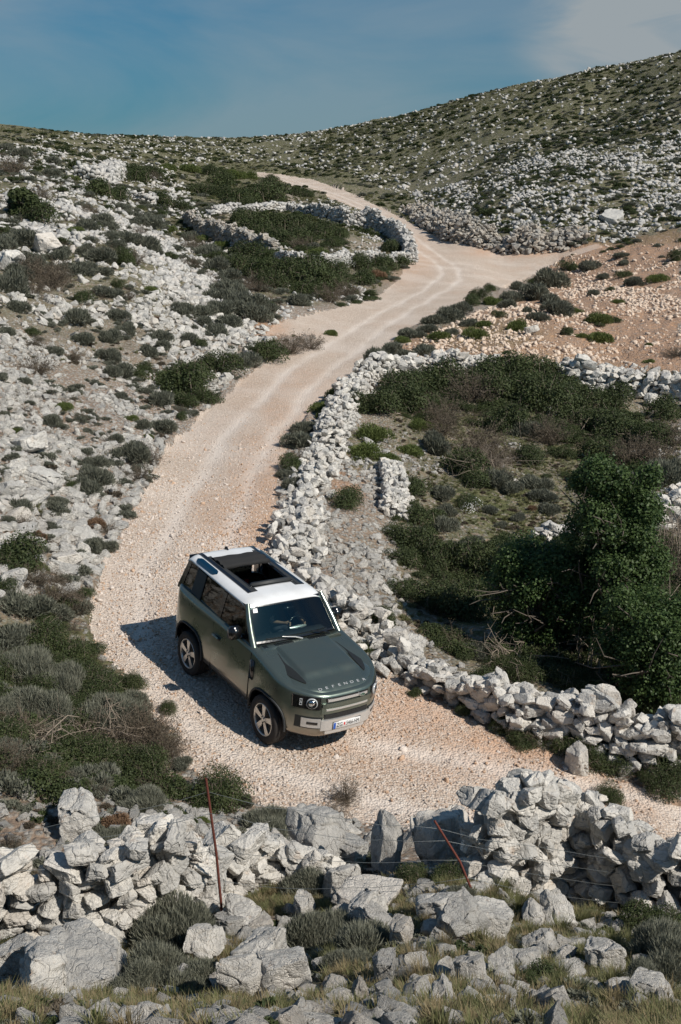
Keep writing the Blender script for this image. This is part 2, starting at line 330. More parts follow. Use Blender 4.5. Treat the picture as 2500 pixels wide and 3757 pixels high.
ORB = [(1250,1720,260,75,1),(980,1640,200,60,1),(830,1700,150,40,.7),(560,1230,70,60,.9),(640,1060,45,90,.9),(1000,1660,60,25,1),(700,1010,50,70,.8),(480,1170,60,60,.4),(1080,1740,80,30,.9),(1400,1830,200,60,.7),(900,1640,220,70,.85),(1150,1750,300,60,.5),(600,1130,80,150,.75),(540,1200,100,90,.5),(930,600,80,60,.7),(700,900,90,60,.5),(650,960,60,60,.6),(560,900,60,100,.25)]
OR = np.maximum(OR, RD * blob(ORB, PX, PY))
nA, nL = len(az_s), len(ly_s)
RU = np.zeros_like(XX); _m = (RD > 0) & (YY < 240); RU[_m] = rutd(XX[_m], YY[_m]); ZZ = ZZ - .022 * RU * (dcar > 3)
V = np.stack([XX, YY, ZZ], -1).reshape(-1, 3); idx = np.arange(nA * nL).reshape(nA, nL)
FQ = np.stack([idx[:-1, :-1], idx[1:, :-1], idx[1:, 1:], idx[:-1, 1:]], -1).reshape(-1, 4)
fr = RD.reshape(-1)[FQ].mean(1) > .5
# ground / road share one material whose colours follow soil attributes of the place
m, nt_, b = newmat('stony karst soil'); M_ground = m
def attr(nt, n): a = nt.nodes.new('ShaderNodeAttribute'); a.attribute_name = n; return a.outputs['Fac']
def ground_nodes(nt, b, road):
    g = nt.nodes.new('ShaderNodeNewGeometry'); co = g.outputs['Position']
    big = noise(nt, co, .5, 5, .6); midn = noise(nt, co, 3., 6, .65); fine = noise(nt, co, 26., 5, .7)
    v = nt.nodes.new('ShaderNodeTexVoronoi'); v.inputs['Scale'].default_value = 26. if road else 11.; nt.links.new(co, v.inputs[0])
    v2 = nt.nodes.new('ShaderNodeTexVoronoi'); v2.inputs['Scale'].default_value = 11. if road else 5.; nt.links.new(co, v2.inputs[0])
    hs = nt.nodes.new('ShaderNodeSeparateColor'); nt.links.new(v.outputs['Color'], hs.inputs[0])
    stone = ramp(nt, hs.outputs[0], [(0, (.27, .185, .13)), (.22, (.50, .395, .31)), (.6, (.62, .53, .44)), (1, (.75, .68, .60))]) if road else \
        ramp(nt, hs.outputs[0], [(0, (.20, .185, .16)), (.4, (.37, .35, .315)), (1, (.58, .555, .51))])
    soil = ramp(nt, midn, [(.3, (.40, .175, .075)), (.7, (.66, .39, .23))])
    gaps = maprange(nt, v.outputs['Distance'], .35, .62, 0, 1 if not road else .55)
    c = mixc(nt, gaps, stone, mixc(nt, .28, (.26, .235, .20), soil) if not road else (.42, .29, .20))
    orr = attr(nt, 'orange'); on = math_(nt, 'MULTIPLY', orr, maprange(nt, midn, .3, .62, .15, 1.), True)
    on = math_(nt, 'MAXIMUM', on, maprange(nt, big, .52, .72, 0, .30 if road else .10))
    c = mixc(nt, math_(nt, 'MULTIPLY', on, .85 if road else .9), c, soil)
    c = mixc(nt, maprange(nt, fine, .35, .7, .0, .35), c, (.74, .67, .60) if road else (.24, .21, .17))
    if not road:
        gr = attr(nt, 'green'); gn = math_(nt, 'MULTIPLY', gr, maprange(nt, midn, .36, .56, .1, 1.3), True)
        gc = ramp(nt, noise(nt, co, 1.3, 6, .7), [(.3, (.035, .042, .018)), (.5, (.095, .105, .04)), (.75, (.17, .165, .075))])
        c = mixc(nt, math_(nt, 'MULTIPLY', gn, .95), c, gc)
    else:
        c = mixc(nt, maprange(nt, noise(nt, co, 8., 8, .75), .50, .62, .0, .45), c, (.42, .32, .24))
        c = mixc(nt, maprange(nt, noise(nt, co, .28, 4, .5), .45, .65, .0, .4), c, (.72, .64, .565))
        c = mixc(nt, math_(nt, 'MULTIPLY', attr(nt, 'rut'), maprange(nt, big, .3, .6, .2, .7)), c, (.76, .68, .605))
    nt.links.new(c, b.inputs['Base Color']); b.inputs['Roughness'].default_value = .95; b.inputs['Specular IOR Level'].default_value = .15
    h = math_(nt, 'ADD', math_(nt, 'MULTIPLY', v.outputs['Distance'], -1.), math_(nt, 'ADD', math_(nt, 'MULTIPLY', v2.outputs['Distance'], -.9), math_(nt, 'MULTIPLY', fine, .8)))
    bp = nt.nodes.new('ShaderNodeBump'); bp.inputs['Strength'].default_value = .9; bp.inputs['Distance'].default_value = .03 if road else .08
    nt.links.new(h, bp.inputs['Height']); nt.links.new(bp.outputs[0], b.inputs['Normal'])
ground_nodes(nt_, b, False)
M_road, nt2, b2 = newmat('crushed limestone road'); ground_nodes(nt2, b2, True)
def surf(name, faces, mat):
    u, inv = np.unique(faces.ravel(), return_inverse=True)
    me = mesh(name, V[u], inv.reshape(-1, 4), mat, True)
    for nme, arr in (('orange', OR), ('green', GR), ('rut', RU)):
        at_ = me.attributes.new(nme, 'FLOAT', 'POINT'); at_.data.foreach_set('value', arr.reshape(-1)[u].astype(np.float32))
    return obj(name, me)
tag(surf('ground', FQ[~fr], M_ground), 'stony limestone hillside with thin soil and grass', kind='structure')
tag(surf('dirt_road', FQ[fr], M_road), 'pale crushed stone track winding up the valley', kind='structure')
# ---------------------------------------------------------------- rocks
def rock_geo(seed, n=9, sub=0, disp=.03, box=(1., .8, .7)):
    """a broken limestone block: a box split by random flat breaks, then roughened"""
    r = np.random.default_rng(seed); bm = bmesh.new(); bmesh.ops.create_cube(bm, size=1.)
    for i in range(n):
        d = r.normal(size=3); d[int(r.integers(0, 3))] *= 1.8; d /= np.linalg.norm(d); e = .5 * np.abs(d).sum() * r.uniform(.52, .80)
        bmesh.ops.bisect_plane(bm, geom=bm.verts[:] + bm.edges[:] + bm.faces[:], plane_co=Vector(d * e), plane_no=Vector(d), clear_outer=True)
        be = [q for q in bm.edges if q.is_boundary]
        if be: bmesh.ops.edgeloop_fill(bm, edges=be)
    sh = r.normal(0, .12, 2)
    for v in bm.verts: v.co = Vector((v.co.x * box[0] * 1.08 + sh[0] * v.co.z, v.co.y * box[1] * 1.08 + sh[1] * v.co.z, v.co.z * box[2] * 1.08))
    if sub: bmesh.ops.bevel(bm, geom=list(bm.edges), offset=.014, segments=1, affect='EDGES')
    bmesh.ops.recalc_face_normals(bm, faces=bm.faces); bmesh.ops.triangulate(bm, faces=bm.faces)
    if sub:
        for k_ in range(sub):
            e = [q for q in bm.edges if q.calc_length() > .28 * (.55 ** k_)]
            if e: bmesh.ops.subdivide_edges(bm, edges=e, cuts=1); bmesh.ops.triangulate(bm, faces=bm.faces)
        bm.normal_update(); co = np.array([v.co for v in bm.verts]); no = np.array([v.normal for v in bm.verts]); o = seed * 3.7
        d = fbm(co[:, 0] * 3.5 + o, co[:, 1] * 3.5, co[:, 2] * 3.5, 4, seed, .6) * disp * 1.6
        w = vnoise(co[:, 0] * 2. + o, co[:, 1] * 2. + .6 * co[:, 2], co[:, 2] * 5, seed + 5); d = d - disp * 1.8 * np.clip(.09 - np.abs(w), 0, 1) / .09
        w = vnoise(co[:, 0] * 4. + o, co[:, 1] * 1.3, co[:, 2] * 1.3, seed + 6); d = d - disp * 1.1 * np.clip(.08 - np.abs(w), 0, 1) / .08
        for v, c in zip(bm.verts, co + no * d[:, None]): v.co = c
    bm.verts.index_update(); v = np.array([x.co[:] for x in bm.verts]); f = np.array([[q.index for q in t.verts] for t in bm.faces]); bm.free(); return v, f
LO = [rock_geo(100 + i, 6, 0, 0, (1, .85, .62)) for i in range(14)]
MI = [rock_geo(200 + i, 10, 2, .035, (1, .8, .70)) for i in range(16)]
HI = [rock_geo(300 + i, 15, 4, .034, (1, .85, .78)) for i in range(18)]
def me_of(geos, nm, mat): return [mesh(nm, v, f, mat) for v, f in geos]
ME_LO = me_of(LO, 'limestone_piece', M_rockfar); ME_MI = me_of(MI, 'limestone_rock', M_rock); ME_HI = me_of(HI, 'limestone_boulder', M_rock)
ME_LOW = me_of(LO, 'stained_piece', M_rockwarm); ME_GR = me_of(LO, 'gravel_piece', M_gravel); ME_PA = me_of(LO, 'pale_piece', M_pale)
def protos(meshes): return [bpy.data.objects.new('source_' + m.name, m) for m in meshes]
def scatter(name, pts, rot, scl, idx, meshes, label, loc=None, cat='ground cover'):
    pts = np.asarray(pts, np.float32); n = len(pts)
    me = bpy.data.meshes.new(name); me.vertices.add(n); me.vertices.foreach_set('co', pts.ravel())
    for an, ty, arr, key in (('rot', 'FLOAT_VECTOR', rot, 'vector'), ('scl', 'FLOAT_VECTOR', scl, 'vector'), ('idx', 'INT', idx, 'value')):
        a = me.attributes.new(an, ty, 'POINT'); a.data.foreach_set(key, np.asarray(arr, np.int32 if ty == 'INT' else np.float32).ravel())
    o = obj(name, me)
    col = bpy.data.collections.new('source_' + name)
    for p in protos(meshes): col.objects.link(p)
    ng = bpy.data.node_groups.new(name, 'GeometryNodeTree')
    ng.interface.new_socket('Geometry', in_out='INPUT', socket_type='NodeSocketGeometry'); ng.interface.new_socket('Geometry', in_out='OUTPUT', socket_type='NodeSocketGeometry')
    gi = ng.nodes.new('NodeGroupInput'); go = ng.nodes.new('NodeGroupOutput'); ip = ng.nodes.new('GeometryNodeInstanceOnPoints')
    ci = ng.nodes.new('GeometryNodeCollectionInfo'); ci.inputs['Collection'].default_value = col; ci.inputs['Separate Children'].default_value = True; ci.inputs['Reset Children'].default_value = True
    def na(n, t):
        a = ng.nodes.new('GeometryNodeInputNamedAttribute'); a.data_type = t; a.inputs['Name'].default_value = n; return a.outputs['Attribute']
    ip.inputs['Pick Instance'].default_value = True
    e2r = ng.nodes.new('FunctionNodeEulerToRotation')
    ng.links.new(gi.outputs[0], ip.inputs['Points']); ng.links.new(ci.outputs[0], ip.inputs['Instance']); ng.links.new(na('idx', 'INT'), ip.inputs['Instance Index'])
    ng.links.new(na('rot', 'FLOAT_VECTOR'), e2r.inputs[0]); ng.links.new(e2r.outputs[0], ip.inputs['Rotation']); ng.links.new(na('scl', 'FLOAT_VECTOR'), ip.inputs['Scale'])
    ng.links.new(ip.outputs[0], go.inputs[0])
    md = o.modifiers.new('scatter', 'NODES'); md.node_group = ng
    return tag(o, label, cat, kind='stuff')
ROCKP = [ # (polygon on the reference frame, coverage, size factor, flavour)
 ([(330,555),(400,560),(495,650),(480,760),(560,860),(470,935),(350,880),(230,700)], 1.6, .95, 'w'),
 ([(-900,850),(0,850),(300,930),(390,1020),(300,1180),(225,1340),(0,1350),(-900,1350)], 1.35, 1., 'w'),
 ([(0,430),(150,440),(330,500),(500,620),(560,700),(660,750),(560,860),(470,950),(400,1010),(330,1130),(290,1200),(245,1285),(212,1370),(0,1400),(-900,1400),(-900,430)], .72, 1., 'w'),
 ([(-900,320),(0,335),(200,345),(420,400),(450,480),(560,560),(480,640),(330,500),(150,440),(-900,430)], .34, 1., 'w'),
 ([(640,380),(800,400),(1000,480),(1100,560),(1290,575),(1568,520),(2600,500),(2600,300),(1568,260),(1200,330),(900,370)], .55, 1.0, 'w'),
 ([(0,318),(640,305),(1100,215),(1568,120),(2600,60),(2600,300),(1568,260),(1200,330),(900,370),(640,380),(400,395),(200,350)], .17, 1.1, 'w'),
 ([(1290,590),(1390,560),(1568,540),(2600,540),(2600,860),(1300,840),(1000,838),(900,850),(930,800),(1000,770),(1250,640)], .80, .55, 'o'),
 ([(840,850),(1000,840),(1300,830),(1568,850),(1568,905),(1300,900),(1000,870),(870,905)], .6, .8, 'w'),
 ([(640,1130),(700,1000),(790,900),(850,880),(830,960),(800,1050),(905,1080),(910,1190),(940,1380),(900,1440),(1010,1500),(1100,1570),(1050,1630),(930,1580),(820,1470),(700,1340),(655,1270)], .8, .8, 'w'),
 ([(930,1000),(1040,1040),(1040,1090),(905,1100),(800,1060),(830,1010)], .7, .6, 'w'),
 ([(1420,990),(1568,900),(2600,900),(2600,1200),(1480,1080)], .4, .8, 'w'),
 ([(1100,1020),(1200,1020),(1200,1130),(1100,1100)], .2, .7, 'w'),
 ([(1480,1140),(1700,1120),(1700,1220),(1500,1210)], .8, .9, 'w'),
 ([(-900,1780),(0,1780),(230,1830),(480,1850),(600,1850),(720,1890),(900,1900),(1090,1900),(1090,1960),(600,1960),(-900,1950)], .75, .9, 'w'),
 ([(-900,2150),(0,2160),(560,2150),(800,2060),(1100,2010),(1450,2110),(2600,2080),(2600,2500),(-900,2500)], .75, 1.15, 'w'),
 ([(760,455),(860,490),(945,560),(860,560),(760,520),(640,470)], .45, .6, 'w'),
 ([(560,540),(900,560),(900,600),(800,620),(700,590)], .25, .6, 'w'),
 ([(560,620),(760,640),(880,680),(690,760),(560,720)], .5, .7, 'w'),
 ([(640,1800),(480,1790),(420,1740),(300,1600),(200,1480),(180,1400),(240,1260),(260,1290),(230,1400),(300,1550),(430,1720),(600,1810)], .45, .6, 'w'),
]
PATHS = []
def rock_field(n, ymin, ymax, seed, sizes, wgt):
    r = np.random.default_rng(seed)
    a = r.uniform(-.60, .60, n); y = np.sqrt(r.uniform(ymin ** 2, ymax ** 2, n)); x = a * y
    z = zbase(x, y); px, py = w2px(x, y, z); u = r.uniform(0, 1, n); keep = np.zeros(n, bool); fs = np.ones(n); fl = np.zeros(n, int)
    jx = px + np.clip(300 / y, 4, 25) * fbm(x * .9, y * .9, o=2, seed=31); jy = py + np.clip(200 / y, 3, 18) * fbm(x * .9, y * .9, o=2, seed=32)
    clump = .12 + 1.5 * np.clip(fbm(x * .25, y * .2, o=4, seed=33, g=.65) * 1.6 + .42, 0, 1)
    for poly, cov, sf, f in ROCKP:
        k = pip(jx, jy, poly) & (u < cov * clump * wgt / max(1e-6, 1)); k &= ~keep
        keep |= k; fs[k] = sf; fl[k] = 1 if f == 'o' else 0
    keep &= ~pip(px, py, ROAD); keep &= np.hypot(x + 1.2, y - 17.6) > 3.2
    x, y, fs, fl = x[keep], y[keep], fs[keep], fl[keep]; m = len(x)
    s = (sizes[0] + (sizes[1] - sizes[0]) * r.power(.45, m)) * fs
    return x, y, s, fl, r
ALL = []
for (n, y0, y1, sd, sz, w) in [(7400, 3.8, 13, 1, (.04, .17), .8), (15000, 10, 22, 2, (.05, .22), 1), (60000, 22, 45, 3, (.05, .27), 1.1), (60000, 45, 90, 4, (.11, .46), 1.05),
                               (90000, 90, 170, 5, (.15, .52), 1.15), (84000, 170, 345, 6, (.22, .66), .75)]:
    ALL.append(rock_field(n, y0, y1, sd, sz, w))
X_ = np.concatenate([t[0] for t in ALL]); Y_ = np.concatenate([t[1] for t in ALL]); S_ = np.concatenate([t[2] for t in ALL]); F2 = np.concatenate([t[3] for t in ALL])
Z_ = ztotal(X_, Y_); nr = len(X_)
def rots(n, tilt=.5): return np.stack([rng.normal(0, tilt, n), rng.normal(0, tilt, n), rng.uniform(0, 6.28, n)], -1)
def scl3(s, lo=.65, hi=1.25): return np.stack([s * rng.uniform(lo, hi, len(s)), s * rng.uniform(lo, hi, len(s)), s * rng.uniform(lo, 1.05, len(s))], -1)
# the rocks that show largest on the open slopes become single things, the rest is scree
vis = S_ / Y_; pxr, pyr = w2px(X_, Y_, Z_)
inside = (pxr > 5) & (pxr < 1563) & (pyr > 0) & (pyr < 2350) & (Y_ > 11)
order = np.argsort(-vis * inside)[:170]; single = np.zeros(nr, bool); single[order] = True
for (nm, sel, meshes, lab) in (('far_scree', (F2 == 0) & ~single & (Y_ > 62), ME_LO, 'white and grey limestone rubble strewn over the far slopes'),
                    ('slope_scree', (F2 == 0) & ~single & (Y_ > 20) & (Y_ <= 62), ME_MI, 'white and grey limestone rubble strewn thickly over the left slope'),
                    ('roadside_rubble', (F2 == 0) & ~single & (Y_ <= 20), ME_MI, 'broken limestone pieces among the plants near the viewer'),
                    ('orange_scree', (F2 == 1) & ~single, ME_LOW, 'small stained stones on the orange earth bank at the right')):
    k = np.nonzero(sel)[0]; m = len(k)
    scatter(nm, np.c_[X_[k], Y_[k], Z_[k] + S_[k] * .10], rots(m), scl3(S_[k] * 1.15), rng.integers(0, len(meshes), m), meshes, lab)
# gravel lying on the track and its verges
n = 150000; a = rng.uniform(-.40, .40, n); y = 11 + rng.power(1.4, n) * 30; x = a * y; px, py = w2px(x, y, zbase(x, y))
jx = px + 14 * fbm(x, y, o=2, seed=41); k = pip(jx, py, ROAD) & (rng.uniform(0, 1, n) < .25 + .75 * np.clip(.5 + 1.8 * fbm(x * .6, y * .4, o=3, seed=42), 0, 1)) & (rng.uniform(0, 1, n) > .75 * rutd(x, y)) & (rng.uniform(0, 1, n) < np.clip((40 - y) / 16, 0, 1))
x, y = x[k], y[k]; n = len(x); s = rng.uniform(.018, .048, n) + .07 * rng.power(.12, n) ** 3 * (rng.uniform(0, 1, n) < .3)
_px, _py = w2px(x, y, zbase(x, y)); wh = rng.uniform(0, 1, n) < .80 - .65 * blob(ORB, _px, _py)
for nm, sel, meshes, lab in (('pale_gravel', wh, ME_PA, 'pale crushed stone lying loose on the track'), ('orange_gravel', ~wh, ME_GR, 'orange brown gravel lying loose on the track')):
    xx, yy, ss = x[sel], y[sel], s[sel]; m = len(xx)
    scatter(nm, np.c_[xx, yy, ztotal(xx, yy) + ss * .15], rots(m, .8), scl3(ss), rng.integers(0, 12, m), meshes, lab)
# ---------------------------------------------------------------- words for places (used in the labels of repeats)
def where(px, py):
    if py > 2120: v = 'in the foreground grass below the front wall'
    elif py > 1780: v = 'beside the front dry stone wall' if px < 1568 else ''
    elif py > 1350 and px < 470: v = 'in the thicket left of the car'
    elif px > 900 and py > 1440: v = 'at the foot of the wall right of the car'
    elif 850 < py and px > 760: v = 'in the walled field right of the track'
    elif px < 700 and py > 960: v = 'on the rocky slope left of the car'
    elif px < 720 and py > 600: v = 'on the white scree of the left hillside'
    elif px < 470: v = 'high on the left hillside'
    elif px < 960 and py > 400 and py < 700: v = 'by the stone enclosure beside the bend'
    elif py < 590: v = 'on the far hillside above the junction'
    elif px > 1250: v = 'on the orange earth bank at the right'
    else: v = 'on the verge along the right of the track'
    return v
def spot(px, py):
    h = ['far left', 'left', 'centre left', 'centre', 'centre right', 'right', 'far right'][min(6, max(0, int(px / 224)))]
    return h
USED = {}
def uniq(base, px, py):
    """keep a label single by saying where its bearer is found; look-alikes close together share one"""
    w = base + ' ' + where(px, py)
    return ' '.join(w.split()[:16])
# individual slope rocks
SZ = ['small', 'medium', 'large']
RK = []
for j, i in enumerate(order):
    big = S_[i]; ms = ME_HI if Y_[i] < 16 else ME_MI
    if Y_[i] > 16: big *= rng.uniform(1.0, 1.9); ms = ME_HI
    o = obj('limestone_rock', ms[int(rng.integers(0, len(ms)))], None, (X_[i], Y_[i], Z_[i] + .10 * big), tuple(rots(1, .3)[0]), tuple(scl3(np.array([big * 1.2]))[0] * [1.1, 1, .75]))
    RK.append((o, pxr[i], pyr[i], big))
# ---------------------------------------------------------------- hand-placed boulders: (x, y of its middle, width px, height px, look)
def geo_join(parts):
    vs, fs, k = [], [], 0
    for v, f in parts: vs.append(v); fs.append(f + k); k += len(v)
    return np.concatenate(vs), np.concatenate(fs)
def rotm(e): return np.array(Euler(e).to_matrix())
def placed(geo, loc, rot, scl): v, f = geo; return (v * np.array(scl)) @ rotm(rot).T + np.array(loc), f
def scale_at(y, z): return (y * cp - (z - CZ) * sp) / F_     # metres per reference pixel
def boulder(px, py, w, h, label, name='limestone_boulder', seed=None, rot=None, foot=None, group=None):
    base = at(px, (py + h * .42) if foot is None else foot); k = scale_at(base.y, base.z)
    W_, H_ = w * k, h * k
    i = int(rng.integers(0, len(ME_HI))) if seed is None else seed % len(ME_HI)
    ms = ME_HI if w > 26 else ME_MI
    o = obj(name, ms[i % len(ms)], None, (base.x, base.y + W_ * .3, base.z + H_ * .42), rot or (rng.normal(0, .25), rng.normal(0, .3), rng.uniform(0, 6.28)), (W_ * .98, W_ * .85, H_ * 1.12))
    return tag(o, label, 'rock', group)
# ---------------------------------------------------------------- dry stone walls
def wall(label, pts, hts, thick, size, lod, name='dry_stone_wall', seed=0, parts=0, ragged=.25, loose=False):
    """pts: foot of the wall on the reference frame; hts: height in metres at each; stones laid in rough courses"""
    r = np.random.default_rng(seed + 900)
    P = [at(*p) for p in pts]; seg = [0]
    for a, b in zip(P, P[1:]): seg.append(seg[-1] + math.hypot(b.x - a.x, b.y - a.y))
    Lt = seg[-1]; seg = np.array(seg); bx = [p.x for p in P]; by = [p.y for p in P]
    geos = {'hi': HI, 'mi': MI, 'lo': LO}[lod]; out_, big = [], []
    s = 0.
    def frame(s):
        x = np.interp(s, seg, bx); y = np.interp(s, seg, by); x2 = np.interp(min(Lt, s + .3), seg, bx); y2 = np.interp(min(Lt, s + .3), seg, by)
        x1 = np.interp(max(0, s - .3), seg, bx); y1 = np.interp(max(0, s - .3), seg, by)
        d = math.atan2(y2 - y1, x2 - x1); return x, y, d
    H0 = max(hts); layers = int(math.ceil(H0 / (size * .62)))
    for l in range(layers + 1):
        s = r.uniform(0, size * .5)
        while s < Lt:
            x, y, d = frame(s); h = np.interp(s, seg, hts) * (1 + ragged * vnoise(np.array([s * 1.1]), np.array([seed * 1.]), seed=4)[0])
            zz = l * size * .60
            w = size * r.choice([.55, .8, 1., 1.25, 1.5], p=[.25, .25, .3, .15, .05]) * r.uniform(.85, 1.15)
            if zz < h:
                top = zz + size * .6 >= h
                nc = max(1, int(round(thick / size * 1.35))); cols = [0] if nc == 1 else list(np.linspace(-.5, .5, nc) + r.normal(0, .3 / nc, nc))
                if loose: cols = [c for c in cols if r.uniform() < .8 and (abs(c) < .5 - .8 * zz / max(h, .1) * .5 or not top)] or [0]
                for c in cols:
                    tk = thick * (1 - .25 * zz / max(H0, .1))
                    off = c * tk * (.72 if nc < 4 else 1.) + r.normal(0, size * (.3 if loose else .08))
                    qx = x - math.sin(d) * off; qy = y + math.cos(d) * off
                    gz = float(ztotal(qx, qy)); hh = max(size * .5, min(w, size * 1.3)) * r.uniform(.6, 1.0)
                    loc = (qx + r.normal(0, .03), qy, gz + zz + hh * .42 + r.normal(0, size * .05))
                    rot = (r.normal(0, .35), r.normal(0, .35), d + r.normal(0, .5) + (math.pi if r.uniform() < .5 else 0))
                    km = .9 if lod == 'hi' else 1.; sc_ = (w * 1.0 * km, size * r.uniform(.75, 1.1) * km, hh * 1.1 * km)
                    t = (placed(geos[int(r.integers(0, len(geos)))], loc, rot, sc_), w * hh / loc[1] ** 2, (loc, rot, sc_))
                    (big if top else out_).append(t)
            s += w * r.uniform(.82, 1.0)
    root = None
    big.sort(key=lambda t: -t[1]); keep = big[:parts]; out_ += big[parts:]
    v, f = geo_join([t[0] for t in out_])
    c = v.mean(0)
    me = mesh('wall_stones', v - c, f, M_rock if c[1] < 60 else (M_rockcut_shaded if ('cutting' in name or seed == 8) else M_rockfar))  # left enclosure wall takes the darker stone, its shade put into the colour
    if not parts:
        me.name = name; o = obj(name, me, None, c); return tag(o, label, 'wall')
    root = empty(name, tuple(c)); tag(root, label, 'wall')
    obj('stonework', me, root)
    for t in keep:
        (vv, ff), _, (loc, rot, sc_) = t; o = obj('coping_stone', mesh('coping_stone', vv - np.array(loc), ff, M_rock), root, tuple(np.array(loc) - c))
    return root
wall('front dry stone wall at the left with dark shaded face below the shrubs', [(-60,2165),(60,2172),(180,2178),(300,2165),(420,2125),(480,2070),(560,2040),(640,2035),(760,2045)], [.8,.9,.95,.95,.85,.62,.5,.42,.35], .5, .265, 'hi', seed=1, parts=45)
wall('tall tumbled dry stone wall end at the lower right with large white stones', [(1095,2030),(1180,2045),(1260,2058),(1340,2072),(1420,2088),(1510,2105),(1620,2120),(2000,2140)], [.75,1.15,1.25,1.1,.95,.8,.7,.6], .6, .27, 'hi', seed=2, parts=60)
wall('dry stone wall below the shaded thicket right of the track, leading out of frame', [(960,1570),(1040,1600),(1120,1645),(1200,1690),(1290,1712),(1380,1745),(1480,1775),(1640,1800),(2300,1880)], [.3,.4,.62,.74,.8,.88,.95,1.0,1.0], .6, .26, 'mi', seed=3, parts=40)
wall('broken low dry stone wall running beside the car from the scree to the wall corner', [(690,1330),(740,1385),(800,1440),(860,1485),(920,1540),(980,1575)], [.35,.35,.45,.5,.55,.45], .9, .27, 'mi', seed=4, parts=20, loose=True, ragged=.6)
wall('long tumbled dry stone wall curving along the right edge of the track above the car', [(845,880),(815,910),(790,950),(770,1000),(745,1060),(715,1120),(695,1190),(680,1260),(690,1325)], [.7,.7,.7,.7,.6,.5,.45,.4,.35], .85, .24, 'mi', seed=5, loose=True, ragged=.6)
wall('low dry stone wall across the top of the walled field, left part', [(845,872),(900,862),(960,860),(1020,858),(1090,853),(1150,855)], [.75,.8,.7,.8,.6,.5], .9, .34, 'mi', seed=6)
wall('high pale dry stone wall across the top of the walled field, right part', [(1290,880),(1340,895),(1400,905),(1470,912),(1568,915),(1660,915)], [.9,1.2,1.3,1.2,1.1,1.1], .9, .40, 'mi', seed=7)
wall('left shade-darkened wall of the small enclosure beside the bend', [(432,520),(470,545),(510,563),(560,582),(610,590),(645,596)], [1.5,1.5,1.5,1.4,1.2,.7], .8, .34, 'mi', seed=8)
wall('lower wall of the small enclosure, of loose round stones', [(640,608),(680,620),(715,632),(760,620),(830,612),(900,603),(945,600)], [.9,1.1,1.1,.8,.8,.8,.9], .8, .34, 'mi', seed=9)
wall('upper wall of the small enclosure along the track', [(660,487),(740,500),(800,520),(850,532),(900,550),(935,580),(950,602)], [.8,1.2,1.5,2.0,2.0,1.6,.9], .9, .38, 'mi', seed=10)
wall('faint low wall running left from the enclosure top', [(480,500),(520,495),(580,492),(660,487)], [.5,.7,.6,.7], .9, .42, 'lo', seed=11)
wall('short reddish terrace wall in the meadow beyond the enclosure', [(310,462),(345,475),(370,472),(400,470)], [.9,1.0,.8,.8], .8, .45, 'lo', seed=12)
wall('ruined stone heap wall high on the left hillside', [(195,415),(225,420),(250,412),(280,400)], [1.2,1.2,1.3,1.2], 2.2, .55, 'lo', seed=13)
wall('straight inner terrace wall beside the scree in the walled field', [(900,1085),(908,1120),(912,1160),(912,1200)], [.35,.4,.38,.3], .6, .22, 'mi', seed=14)
wall('low pale wall behind the ivy tree at the right edge', [(1490,1215),(1540,1200),(1620,1190)], [.8,.9,.9], .8, .34, 'mi', seed=15)
wall('low tumbled stone line below the big ivy tree', [(1240,1250),(1290,1240),(1320,1232)], [.35,.4,.3], .5, .30, 'mi', seed=16)
o_ = wall('jagged grey rock cutting along the uphill side of the junction', [(950,488),(1000,515),(1060,548),(1130,566),(1200,574),(1280,566),(1350,548)], [.6,1.0,1.4,1.6,1.5,1.1,.5], 3.0, .45, 'mi', name='rock_cutting', seed=18, loose=True, ragged=.7)
o_['category'] = 'rock face'
